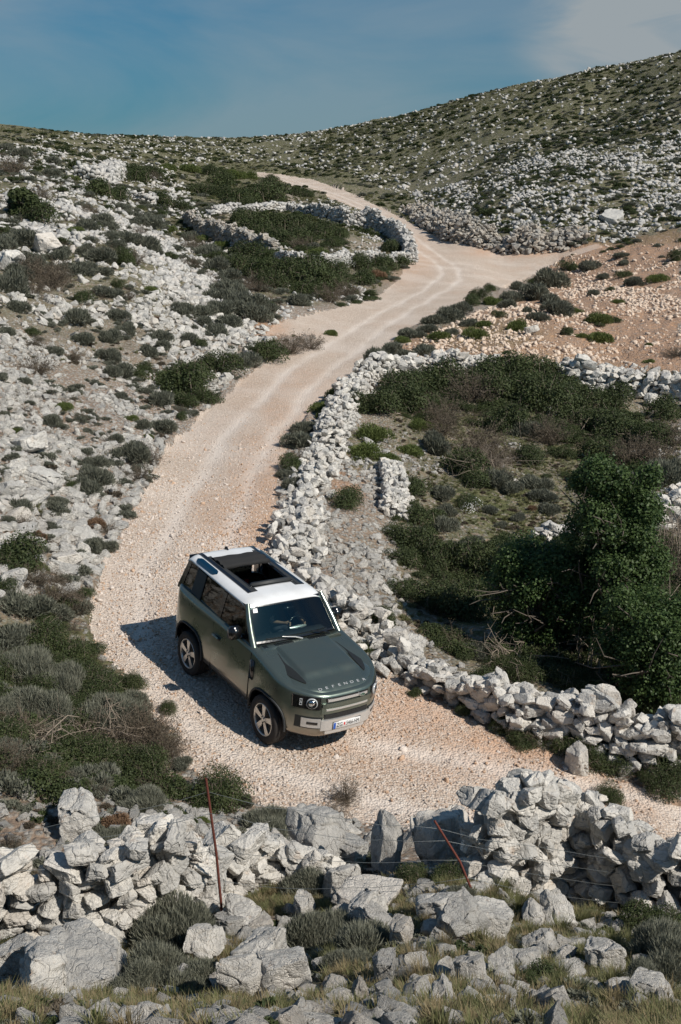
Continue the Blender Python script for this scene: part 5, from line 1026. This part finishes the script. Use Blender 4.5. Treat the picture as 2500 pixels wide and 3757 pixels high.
# cowl panel with grilles and wipers
cowl = cpart('cowl', box(-.70, -.445, -.80, .80, 1.30, 1.418, P_green, .02, 'cowl'))
for yc, wd in ((-.33, .36), (.33, .36), (-.68, .10)):
    for i in range(int(wd / .03)): cpart('cowl_slot', box(-.585, -.50, yc - wd / 2 + i * .03, yc - wd / 2 + i * .03 + .02, 1.41, 1.424, P_black, .003, 'slot', 1), cowl)
# windscreen
def ws(u, v_):   # u -1..1 across, v 0 bottom..1 top
    y = u * (.835 + (.730 - .835) * v_); x = -.68 + (-1.12 + .68) * v_ + .075 * (1 - u * u) - .02 * v_ * (1 - v_); z = 1.425 + (1.925 - 1.425) * v_ + .012 * (1 - u * u); return (x, y, z)
def patch(fn, nu, nv, u0=-1, u1=1, v0=0, v1=1):
    vs = [fn(u, v) for u in np.linspace(u0, u1, nu) for v in np.linspace(v0, v1, nv)]; return vs, [[i * nv + j, (i + 1) * nv + j, (i + 1) * nv + j + 1, i * nv + j + 1] for i in range(nu - 1) for j in range(nv - 1)]
v, f = patch(ws, 25, 9); wsc = cpart('windscreen', mesh('windscreen', v, f, G_wind, True))
for (u0, u1, v0, v1) in ((-1, 1, -.0, .05), (-1, 1, .93, 1.0), (-1, -.955, .05, .93), (.955, 1, .05, .93)):
    v, f = patch(lambda u, v: tuple(np.array(ws(u, v)) + [.003, 0, .003]), 21, 3, u0, u1, v0, v1); cpart('black_border', mesh('black_border', v, f, P_black, True), wsc)
cpart('sticker', mesh('sticker', [np.array(ws(u, v)) + [.004, 0, .004] for u, v in ((-.90, .78), (-.80, .78), (-.80, .89), (-.90, .89))], [[0, 1, 2, 3]], P_plate), wsc)
for (y0, y1) in ((-.62, .05), (.02, .60)):
    p = [np.array(ws(u / .835, .085)) + [.03, 0, .02] for u in np.linspace(y0, y1, 8)]; v, f = tube(p, np.full(8, .009), 5); w_o = cpart('wiper', mesh('wiper', v, f, P_black, True))
    pv = (-.56, y1 + .0, 1.43); v, f = tube([pv, (np.array(pv) + p[4]) / 2 + [.03, 0, .02], p[3] + [.01, 0, .01]], [.014, .012, .008], 5); cpart('wiper_arm', mesh('wiper_arm', v, f, P_silver if y0 < -.5 else P_black, True), w_o)
# pillars, rails and side glass
def gy(z): return .865 + (.745 - .865) * (z - 1.42) / .50          # side plane of the cabin
def side_poly(name, pts, s, mat, off=0., th=.03, parent=None):
    n = len(pts); tp = lambda x, z: -.045 * max(0, (-x - 2.2)); pts = [(x + (.06 * (z - 1.42) if x < -3.1 else 0), z + .045 * (z > 1.8) * (-x - .6) / 2.7) for x, z in pts]; o_ = [(x, s * (gy(z) + off + tp(x, z)), z) for x, z in pts]; i_ = [(x, s * (gy(z) + off - th + tp(x, z)), z) for x, z in pts]
    f = [list(range(n)), list(range(2 * n - 1, n - 1, -1))] + [[i, n + i, n + (i + 1) % n, (i + 1) % n] for i in range(n)]
    bm = bmesh.new(); vv = [bm.verts.new(p) for p in o_ + i_]
    for q in f: bm.faces.new([vv[k] for k in q])
    bmesh.ops.recalc_face_normals(bm, faces=bm.faces); return cpart(name, bm_mesh(name, bm, mat), parent)
for s in (-1, 1):
    v, f = tube([ws(s * 1.0, -.12), ws(s * 1.015, .3), ws(s * 1.015, .65), ws(s * 1.0, 1.02)], [.060, .054, .050, .040], 10); cpart('windscreen_pillar', mesh('windscreen_pillar', v, f, P_green, True))
    side_poly('upper_rail', [(-1.08, 1.90), (-1.06, 1.84), (-3.24, 1.85), (-3.24, 1.92)], s, P_black)
    side_poly('belt_rail', [(-.62, 1.44), (-.62, 1.38), (-3.38, 1.36), (-3.38, 1.43)], s, P_black, .005)
    side_poly('quarter_sail', [(-.72, 1.44), (-.92, 1.44), (-1.10, 1.86), (-1.06, 1.87)], s, P_black, .002)
    side_poly('centre_pillar', [(-1.74, 1.42), (-1.86, 1.42), (-1.86, 1.86), (-1.74, 1.86)], s, P_black, .003)
    side_poly('square_panel', [(-2.50, 1.42), (-2.86, 1.42), (-2.84, 1.87), (-2.50, 1.87)], s, P_plast, .012)
    side_poly('rear_pillar', [(-3.22, 1.42), (-3.38, 1.42), (-3.26, 1.88), (-3.14, 1.88)], s, P_black, .003)
    side_poly('door_window', [(-.93, 1.43), (-1.74, 1.43), (-1.74, 1.85), (-1.11, 1.85)], s, G_side, -.006, .004)
    side_poly('quarter_window', [(-1.86, 1.43), (-2.50, 1.43), (-2.50, 1.86), (-1.86, 1.86)], s, G_side, -.006, .004)
    side_poly('rear_quarter_window', [(-2.86, 1.43), (-3.22, 1.43), (-3.14, 1.87), (-2.84, 1.87)], s, G_side, -.006, .004)
    mir = cpart('mirror', box(-1.07, -.93, min(s * .91, s * 1.13), max(s * .91, s * 1.15), 1.42, 1.645, P_black, .03, 'mirror', 3)); cpart('mirror_foot', box(-1.04, -.96, min(s * .83, s * .93), max(s * .83, s * .93), 1.41, 1.47, P_black, .01, 'mirror_foot'), mir)
    cpart('mirror_glass', box(-1.076, -1.068, min(s * .94, s * 1.10), max(s * .94, s * 1.10), 1.45, 1.59, P_chrome, .001, 'mirror_glass', 1), mir)
# tailgate, rear window, spare wheel
tg = cpart('tailgate', box(-3.46, -3.42, -.70, .70, .60, 1.38, P_green, .015, 'tailgate')); cpart('rear_window', box(-3.27, -3.255, -.66, .66, 1.44, 1.90, G_side, .002, 'rear_window'), tg)
for (y0, y1, z0, z1) in ((-.78, .78, 1.38, 1.46), (-.68, .68, 1.90, 1.99)): cpart('rear_frame', box(-3.30, -3.22, y0, y1, z0, z1, P_black, .01, 'rear_frame'), tg)
for s in (-1, 1):
    for z in (1.0, 1.2): cpart('tail_lamp', box(-3.45, -3.36, min(s * .60, s * .69), max(s * .60, s * .69), z - .07, z + .07, P_red, .01, 'tail_lamp'))
# roof
def rz(x, y):
    e = abs(y) / .755; z = 2.01 + .026 * (-x - 1.1) - .030 * e ** 2 - .085 * e ** 9
    z -= .075 * max(0, (x + 1.34) / .26) ** 2.4 if x > -1.34 else 0
    z -= .05 * max(0, (-3.08 - x) / .16) ** 2.2 if x < -3.08 else 0
    return z
rx = np.r_[np.linspace(-1.075, -1.30, 9), np.linspace(-1.36, -3.24, 60)]; ry = np.linspace(-.755, .755, 71); rv = []; rf = []
OPEN = (-1.56, -2.42, .43)
for x in rx:
    bow = .05 * np.clip((x + 1.6) / .5, 0, 1)
    for y in ry: rv.append((x + bow * (1 - (y / .755) ** 2) * 1.0, y * (1 - .03 * np.clip((-x - 2) / 1.3, 0, 1)), rz(x, y)))
for i in range(len(rx) - 1):
    for j in range(70):
        xm = (rx[i] + rx[i + 1]) / 2; ym = abs(ry[j] + ry[j + 1]) / 2
        if OPEN[1] < xm < OPEN[0] and ym < OPEN[2]: continue
        rf.append([i * 71 + j, i * 71 + j + 1, (i + 1) * 71 + j + 1, (i + 1) * 71 + j])
roof = cpart('roof', mesh('roof', rv, rf, P_white, True)); md = roof.modifiers.new('thickness', 'SOLIDIFY'); md.thickness = .02; md.offset = -1
def roof_strip(name, x0, x1, y0, y1, mat, h=.008, n=20, parent=None):
    vs, fs = [], []
    for x in np.linspace(x0, x1, n):
        for y in (y0, y1): vs.append((x, y, rz(x, y) + h))
        for y in (y1, y0): vs.append((x, y, rz(x, y) - .01))
    for i in range(n - 1):
        for j in range(4): a, b_ = i * 4 + j, i * 4 + (j + 1) % 4; fs.append([a, b_, b_ + 4, a + 4])
    fs += [[0, 1, 2, 3][::-1], [4 * n - 4, 4 * n - 3, 4 * n - 2, 4 * n - 1]]; return cpart(name, mesh(name, vs, fs, mat), parent or roof)
for s in (-1, 1):
    roof_strip('roof_rail', -1.40, -3.16, s * .50, s * .565, P_black, .014); roof_strip('sunroof_track', -1.42, -2.95, s * .43, s * .50, P_plast, .010)
    # alpine windows in the roof shoulders
    vs, fs = [], []; n = 14; tt = np.linspace(0, 1, n)
    for t in tt:
        x = -2.30 - .72 * t; r0 = min(1, t / .12, (1 - t) / .12); m_ = .655; hw = .062 * (r0 ** .5)
        for k in np.linspace(-1, 1, 5): y = m_ + k * hw; vs.append((x, s * y, rz(x, y) + .006))
    fs = [[i * 5 + j, i * 5 + j + 1, (i + 1) * 5 + j + 1, (i + 1) * 5 + j] for i in range(n - 1) for j in range(4)]; cpart('roof_side_window', mesh('roof_side_window', vs, fs, P_blueglass, True), roof)
roof_strip('front_black_band', -1.40, -1.58, -.51, .51, P_plast, .009, 6)
cpart('wind_deflector', box(-1.66, -1.56, -.40, .40, 2.0, 2.07, P_plast, .02, 'wind_deflector', 3), roof)
bm = bmesh.new()
pf = [(-2.40, .00), (-2.38, .045), (-2.44, .075), (-2.52, .055), (-2.56, .085), (-2.64, .085), (-2.70, .055), (-2.78, .075), (-2.86, .045), (-2.88, 0.)]; ly = np.linspace(-.47, .47, 15); gv = []
for y in ly:
    for x, z in pf: gv.append((x + .012 * math.sin(y * 17), y, 2.03 + z * (1 - .12 * math.cos(y * 9)) - .02 * (y / .47) ** 2))
nq = len(pf); fs = [[i * nq + j, i * nq + j + 1, (i + 1) * nq + j + 1, (i + 1) * nq + j] for i in range(14) for j in range(nq - 1)] + [list(range(nq)), list(range(14 * nq, 15 * nq))[::-1]]
cpart('folded_sunroof', mesh('folded_sunroof', gv, fs, P_cloth, True), roof)
for s in (-1, 1): cpart('sunroof_edge', box(-2.42, -1.56, min(s * .40, s * .435), max(s * .40, s * .435), 1.95, 2.03, P_black, .006, 'sunroof_edge'), roof)
bm.free(); bm = bmesh.new(); q = [(-3.02, 0), (-3.20, 0), (-3.19, .075), (-3.15, .085), (-3.08, .03)]; a_ = [bm.verts.new((x, -.016, 2.025 + z)) for x, z in q]; b_ = [bm.verts.new((x, .016, 2.025 + z)) for x, z in q]
bm.faces.new(a_); bm.faces.new(b_[::-1]); [bm.faces.new([a_[i], b_[i], b_[(i + 1) % 5], a_[(i + 1) % 5]]) for i in range(5)]; bmesh.ops.recalc_face_normals(bm, faces=bm.faces); cpart('antenna_fin', bm_mesh('antenna_fin', bm, P_black), roof)
# front end
def fx(y, z=.9, off=0.): t = float(np.interp(abs(y), half[:60, 1], half[:60, 0])); return t + off - .012 * max(0, (z - .97) / .15)
def front_panel(name, y0, y1, z0, z1, mat, off, th=.02, n=16, parent=None, taper=0.):
    vs, fs = [], []
    for i, y in enumerate(np.linspace(y0, y1, n)):
        for (z, o_) in ((z0, off), (z1, off), (z1, off - th), (z0, off - th)): vs.append((fx(y, z) + o_, y, z))
    for i in range(n - 1):
        for j in range(4): a, b_ = i * 4 + j, i * 4 + (j + 1) % 4; fs.append([a, a + 4, b_ + 4, b_])
    fs += [[0, 1, 2, 3], [4 * n - 1, 4 * n - 2, 4 * n - 3, 4 * n - 4]]
    bm = bmesh.new(); vv = [bm.verts.new(p) for p in vs]; [bm.faces.new([vv[k] for k in q]) for q in fs]; bmesh.ops.recalc_face_normals(bm, faces=bm.faces); bmesh.ops.bevel(bm, geom=[e for e in bm.edges if abs((e.verts[0].co - e.verts[1].co).y) < .001 and False], offset=.001) if False else None
    return cpart(name, bm_mesh(name, bm, mat), parent)
gr = front_panel('grille', -.40, .40, 1.055, 1.125, P_black, .010)
front_panel('grille_bar', -.38, .38, 1.068, 1.108, P_silver, .020, .012, parent=gr)
front_panel('body_band', -.47, .47, .985, 1.045, P_green, .035, .05); front_panel('lower_band', -.40, .40, .915, .945, P_silver, .022, .02)
front_panel('lower_panel', -.47, .47, .86, .98, P_green, .014, .03)
lg = front_panel('lower_grille', -.42, .42, .755, .845, P_black, .006)
for z in (.77, .79, .81, .83): front_panel('slat', -.41, .41, z, z + .005, P_plast, .012, .008, parent=lg)
sk = front_panel('skid_plate', -.47, .47, .575, .755, P_silver, .035, .06); front_panel('skid_chin', -.38, .38, .50, .575, P_silver, .015, .06, parent=sk)
for s in (-1, 1):
    a, b_ = sorted((s * .47, s * .72)); front_panel('bumper_corner', a, b_, .62, .775, P_silver, .024, .04); a, b_ = sorted((s * .52, s * .66)); front_panel('fog_lamp', a, b_, .68, .72, P_black, .032, .02)
    a, b_ = sorted((s * .44, s * .78)); front_panel('bumper_recess', a, b_, .60, .80, P_mat, .010, .02)
    hl = front_panel('headlight', *sorted((s * .49, s * .82)), .935, 1.14, P_black, .014, .04)
    y = s * .615; x = fx(y) + .018; bm = bmesh.new(); nrm = Vector((.80, s * .60, 0)).normalized()
    M4 = frame4((x, y, 1.04), (-nrm.y, nrm.x, 0), (0, 0, 1))
    for r0, r1, mt, nm in ((.078, .090, P_lamp, 'lamp_ring'), (.0, .055, P_chrome, 'reflector')):
        bm2 = bmesh.new(); n = 28; A = [bm2.verts.new((math.cos(t) * r1, math.sin(t) * r1, .004)) for t in np.linspace(0, 6.283, n, endpoint=False)]
        B2 = [bm2.verts.new((math.cos(t) * max(r0, .002), math.sin(t) * max(r0, .002), .010)) for t in np.linspace(0, 6.283, n, endpoint=False)]; C2 = [bm2.verts.new((math.cos(t) * r1, math.sin(t) * r1, -.02)) for t in np.linspace(0, 6.283, n, endpoint=False)]
        for i in range(n): j = (i + 1) % n; bm2.faces.new([A[i], A[j], B2[j], B2[i]]); bm2.faces.new([C2[i], C2[j], A[j], A[i]])
        me_ = bm_mesh(nm, bm2, mt, True); me_.transform(M4); cpart(nm, me_, hl)
    for k, z in enumerate((1.015, 1.075)):
        y = s * .742; x = fx(y) + .020; M4 = frame4((x, y, z), (-s * .62 * s if False else -nrm.y, nrm.x * .85, 0), (0, 0, 1)); bm2 = bmesh.new()
        for (x0, x1, y0, y1) in ((-.022, .022, .016, .024), (-.022, .022, -.024, -.016), (-.022, -.014, -.016, .016), (.014, .022, -.016, .016)):
            q = bmesh.ops.create_cube(bm2, size=1)['verts']
            for v_ in q: v_.co = Vector(((x0 + x1) / 2 + v_.co.x * (x1 - x0), (y0 + y1) / 2 + v_.co.y * (y1 - y0), v_.co.z * .012))
        me_ = bm_mesh('light_square', bm2, P_lamp); me_.transform(M4); cpart('light_square', me_, hl)
pl = cpart('number_plate', box(.935, .945, -.262, .262, .585, .70, P_plate, .002, 'number_plate', 1)); cpart('plate_frame', box(.925, .938, -.272, .272, .575, .71, P_ink, .004, 'plate_frame', 1), pl); cpart('blue_band', box(.944, .9475, -.258, -.215, .59, .695, P_blue, 0, 'blue_band'), pl)
cpart('coat_of_arms', box(.944, .947, -.060, -.030, .618, .668, P_red, 0, 'coat_of_arms'), pl)
text('plate_letters', 'ZG', .105, P_ink, frame4((.9465, -.140, .64), (0, 1, 0), (0, 0, 1)), pl, .001, .82); text('plate_digits', '5466-HM', .100, P_ink, frame4((.9465, .115, .64), (0, 1, 0), (0, 0, 1)), pl, .001, .66)
bm = bmesh.new(); 
for r0, z0, mt in ((1., 0, 0),): pass
bm.free()
def oval(nm, a, b_, x, y, z, mat, parent):
    n = 24; vs = [(x, y + math.cos(t) * a, z + math.sin(t) * b_) for t in np.linspace(0, 6.283, n, endpoint=False)]; vs += [(x - .012, p[1], p[2]) for p in vs]; return cpart(nm, mesh(nm, vs, [list(range(n))] + [[i, n + i, n + (i + 1) % n, (i + 1) % n] for i in range(n)], mat), parent)
bd = oval('badge', .058, .030, fx(.26) + .032, .26, 1.088, P_silver, gr); oval('badge_face', .047, .022, fx(.26) + .035, .26, 1.088, P_badge, bd)
text('badge_mark', 'LAND ROVER', .014, P_letter, frame4((fx(.26) + .036, .26, 1.088), (-.08, 1, 0), (0, 0, 1)), bd, .0005)
# wheels
def lathe(prof, n=44):
    vs = [(r_ * math.cos(t), y, r_ * math.sin(t)) for t in np.linspace(0, 2 * math.pi, n, endpoint=False) for (r_, y) in prof]; k = len(prof)
    return vs, [[i * k + j, i * k + j + 1, ((i + 1) % n) * k + j + 1, ((i + 1) % n) * k + j] for i in range(n) for j in range(k - 1)]
tyre_v, tyre_f = lathe([(.268, -.02), (.272, .0), (.30, .012), (.345, .014), (.385, .002), (.402, -.022), (.407, -.06), (.395, -.068), (.407, -.074), (.407, -.115), (.395, -.122), (.407, -.128), (.407, -.17), (.395, -.178), (.402, -.21), (.385, -.235), (.33, -.25), (.27, -.245)])
ty_me = mesh('tyre', tyre_v, tyre_f, P_rub, True)
rim_v, rim_f = lathe([(.274, -.004), (.270, .006), (.258, .004), (.250, -.02), (.245, -.10), (.245, -.22)]); rim_me = mesh('rim', rim_v, rim_f, P_alloy, True)
bv, bf = lathe([(.245, -.10), (.20, -.11), (.12, -.115), (.0, -.115)]); disc_me = mesh('brake_disc', bv, bf, P_plast, True)
sv, sf = [], []
for k in range(5):
    t = math.pi / 2 + k * 2 * math.pi / 5
    for (r_, w, y) in ((.045, .032, -.012), (.12, .038, -.006), (.20, .047, -.004), (.254, .056, -.004)):
        for (ww, yy) in ((-w, y), (w, y), (w * .8, y - .045), (-w * .8, y - .045)): sv.append((r_ * math.cos(t) - ww * math.sin(t), yy, r_ * math.sin(t) + ww * math.cos(t)))
    b0 = k * 16
    for i in range(3):
        for j in range(4): a, c = b0 + i * 4 + j, b0 + i * 4 + (j + 1) % 4; sf.append([a, c, c + 4, a + 4])
hv_, hf_ = lathe([(.0, .004), (.03, .004), (.034, -.002), (.062, -.006), (.066, -.03)], 20)
sp_me = mesh('spokes', sv + hv_, sf + [[i + len(sv) for i in q] for q in hf_], P_alloy); nuts = []
for k in range(5):
    t = math.pi / 2 + (k + .5) * 2 * math.pi / 5; v, f = tube([(.052 * math.cos(t), -.01, .052 * math.sin(t)), (.052 * math.cos(t), .006, .052 * math.sin(t))], [.011, .011], 8); nuts.append(mesh('wheel_nut', v, f, P_black))
for (x, s, z, st) in ((0, -1, .405, .0), (0, 1, .405, .0), (-2.587, -1, .405, 0), (-2.587, 1, .405, 0)):
    w = cpart('wheel', ty_me, None, (x, s * .95, z), (0, rng.uniform(0, 1.2), math.pi if s < 0 else 0)); w.name = 'wheel'
    w.rotation_euler = (0, 0, math.pi + st) if s < 0 else (0, 0, st)
    for nm, me_ in (('rim', rim_me), ('brake_disc', disc_me), ('spokes', sp_me), *(('wheel_nut', q) for q in nuts)): cpart(nm, me_, w)
sw = cpart('spare_wheel', ty_me, None, (-3.70, 0, 1.0), (0, 0, math.pi / 2)); cpart('rim', rim_me, sw); cpart('spokes', sp_me, sw)
v, f = tube([(0, -.8, .40), (0, .8, .40)], [.06, .06], 8); cpart('front_axle', mesh('front_axle', v, f, P_plast)); v, f = tube([(-2.587, -.8, .40), (-2.587, .8, .40)], [.07, .07], 8); cpart('rear_axle', mesh('rear_axle', v, f, P_plast))
# cabin
cpart('dashboard', box(-1.02, -.66, -.74, .74, 1.24, 1.40, P_int, .05, 'dashboard', 3)); cpart('floor', box(-3.3, -.7, -.85, .85, .55, .62, P_int, 0, 'floor'))
for y in (-.38, .38):
    st_ = cpart('seat', box(-2.02, -1.50, y - .25, y + .25, .80, .98, P_seat, .06, 'seat', 3)); me_ = box(-2.10, -1.96, y - .25, y + .25, .95, 1.55, P_seat, .06, 'backrest', 3); cpart('backrest', me_, st_); cpart('headrest', box(-2.16, -2.05, y - .13, y + .13, 1.58, 1.76, P_seat, .04, 'headrest', 3), st_)
cpart('rear_bench', box(-3.0, -2.6, -.65, .65, .85, 1.05, P_seat, .06, 'rear_bench', 3))
th = np.linspace(0, 2 * math.pi, 31); SWC = np.array((-1.20, .38, 1.30)); ax1 = np.array((0, 1., 0)); ax2 = unit(np.array((-.42, 0, .90)))
v, f = tube([SWC + .185 * (math.cos(t) * ax1 + math.sin(t) * ax2) for t in th], np.full(31, .016), 7); stw = cpart('steering_wheel', mesh('steering_wheel', v, f, P_black, True))
v, f = tube([SWC - ax1 * .17, SWC + [.02, 0, -.0], SWC + ax1 * .17], [.02, .045, .02], 6); cpart('wheel_spoke', mesh('wheel_spoke', v, f, P_silver, True), stw); v, f = tube([SWC, SWC + [.22, 0, -.10]], [.04, .04], 6); cpart('column', mesh('column', v, f, P_int), stw)
v, f = tube([(-1.02, -.06, 1.83), (-1.06, .06, 1.83)], [.035, .035], 6); cpart('rear_view_mirror', box(-1.0, -.97, -.11, .11, 1.78, 1.84, P_black, .012, 'rear_view_mirror'))
# ---------------------------------------------------------------- driver
M_skin = simple('skin', (.42, .25, .17), .55); M_shirt = simple('black t-shirt', (.012, .012, .014), .9); M_hair = simple('dark hair', (.02, .014, .01), .8); M_jean = simple('dark trousers', (.03, .035, .05), .9)
J = [('pelvis', (-1.80, .38, 1.02), .13, None), ('belly', (-1.83, .38, 1.18), .125, 0), ('chest', (-1.85, .38, 1.38), .14, 1), ('neck', (-1.82, .38, 1.56), .058, 2), ('chin', (-1.78, .38, 1.63), .075, 3), ('head', (-1.79, .38, 1.73), .098, 4), ('crown', (-1.80, .38, 1.79), .075, 5),
 ('shR', (-1.84, .20, 1.46), .072, 2), ('elR', (-1.58, .09, 1.27), .048, 7), ('wrR', (-1.35, .175, 1.335), .030, 8), ('paR', (-1.275, .205, 1.355), .034, 9), ('shL', (-1.84, .56, 1.46), .072, 2), ('elL', (-1.56, .66, 1.27), .048, 11), ('wrL', (-1.33, .585, 1.30), .030, 12), ('paL', (-1.265, .560, 1.315), .034, 13),
 ('hipR', (-1.74, .29, 1.01), .09, 0), ('knR', (-1.36, .27, 1.05), .062, 15), ('anR', (-1.10, .28, .74), .042, 16), ('toR', (-.98, .28, .70), .035, 17), ('hipL', (-1.74, .47, 1.01), .09, 0), ('knL', (-1.36, .50, 1.05), .062, 19), ('anL', (-1.10, .50, .74), .042, 20), ('toL', (-.98, .50, .70), .035, 21)]
V2 = [j[1] for j in J]; RR = [j[2] for j in J]; EE = [(j[3], i) for i, j in enumerate(J) if j[3] is not None]
for pa, side, rimp in ((10, 1, (.205, 1.355)), (14, -1, (.56, 1.315))):     # five fingers on each hand closed over the wheel rim
    px_, py_, pz_ = V2[pa]
    for k in range(4):
        o_ = (k - 1.5) * .019; b0 = (px_ + .028, py_ + side * .004, pz_ + o_ * 1.0 + .010); k1 = (px_ + .062, py_ + side * .020, pz_ + o_ + .012); k2 = (px_ + .056 - .004 * k, py_ + side * .046, pz_ + o_ + .002)
        n0 = len(V2); V2 += [b0, k1, k2]; RR += [.0105, .0095, .0080]; EE += [(pa, n0), (n0, n0 + 1), (n0 + 1, n0 + 2)]
    n0 = len(V2); V2 += [(px_ - .002, py_ + side * .022, pz_ + .040), (px_ + .020, py_ + side * .048, pz_ + .046)]; RR += [.012, .010]; EE += [(pa, n0), (n0, n0 + 1)]
me_ = bpy.data.meshes.new('person'); me_.from_pydata(V2, EE, []); tmp = bpy.data.objects.new('tmp', me_); S.collection.objects.link(tmp)
md = tmp.modifiers.new('skin', 'SKIN'); md.use_smooth_shade = True
for i, sv_ in enumerate(me_.skin_vertices[0].data): sv_.radius = (RR[i], RR[i]); sv_.use_root = (i == 0)
md = tmp.modifiers.new('sub', 'SUBSURF'); md.levels = 2; md.render_levels = 2
bpy.context.view_layer.update(); pm = bpy.data.meshes.new_from_object(tmp.evaluated_get(bpy.context.evaluated_depsgraph_get())); bpy.data.objects.remove(tmp); pm.name = 'person'
pm.materials.clear()
for m_ in (M_skin, M_shirt, M_jean): pm.materials.append(m_)
# face: nose, brow and eye hollows pushed into the continuous head
for v in pm.vertices:
    c = v.co
    if c.z > 1.60 and c.x > -1.76:
        dn = math.exp(-(((c.y - .38) / .014) ** 2 + ((c.z - 1.695) / .024) ** 2)); c.x += .022 * dn
        for s in (-1, 1): c.x -= .010 * math.exp(-(((c.y - .38 - s * .032) / .014) ** 2 + ((c.z - 1.728) / .012) ** 2))
        c.x -= .004 * math.exp(-(((c.y - .38) / .028) ** 2 + ((c.z - 1.655) / .006) ** 2))
for p in pm.polygons:
    c = p.center; mi = 0
    if c.z < 1.12 and -1.9 < c.x: mi = 2
    if 1.10 <= c.z < 1.54 and c.x < -1.60: mi = 1
    if c.z < 1.12 and c.x < -1.72 and False: mi = 1
    if c.x > -1.62 and c.z > 1.18: mi = 0
    p.material_index = mi; p.use_smooth = True
per = bpy.data.objects.new('person', pm); S.collection.objects.link(per); per.matrix_world = MC
tag(per, 'driver in a black t-shirt behind the windscreen with both hands on the steering wheel', 'person')
bm = bmesh.new(); bmesh.ops.create_uvsphere(bm, u_segments=20, v_segments=14, radius=.108)
for v in list(bm.verts):
    if v.co.z < -.01 and v.co.x > -.02 or v.co.z < -.06: bm.verts.remove(v)
for v in bm.verts: v.co = Vector((v.co.x * 1.0 - .012, v.co.y * .95, v.co.z * 1.05)) + Vector((-1.79, .38, 1.735))
hr = bpy.data.objects.new('hair', bm_mesh('hair', bm, M_hair, True)); S.collection.objects.link(hr); hr.parent = per
for s in (-1, 1):
    bm = bmesh.new(); bmesh.ops.create_uvsphere(bm, u_segments=8, v_segments=6, radius=.011)
    for v in bm.verts: v.co = Vector((v.co.x, v.co.y, v.co.z)) + Vector((-1.705, .38 + s * .032, 1.728))
    ey = bpy.data.objects.new('eye', bm_mesh('eye', bm, P_plate, True)); S.collection.objects.link(ey); ey.parent = per
    bm = bmesh.new(); bmesh.ops.create_uvsphere(bm, u_segments=8, v_segments=6, radius=.03)
    for v in bm.verts: v.co = Vector((v.co.x * .6, v.co.y * .35, v.co.z)) + Vector((-1.80, .38 + s * .100, 1.71))
    er = bpy.data.objects.new('ear', bm_mesh('ear', bm, M_skin, True)); S.collection.objects.link(er); er.parent = per

# the body sits nose-down on its raised springs
PT = Matrix.Translation((.03, 0, .40)) @ Matrix.Rotation(R(.8), 4, 'Y') @ Matrix.Translation((0, 0, -.40))
for o in list(car.children):
    if o.name.split('.')[0] in ('wheel', 'front_axle', 'rear_axle'): continue
    o.matrix_local = PT @ o.matrix_local
per.matrix_world = MC @ PT
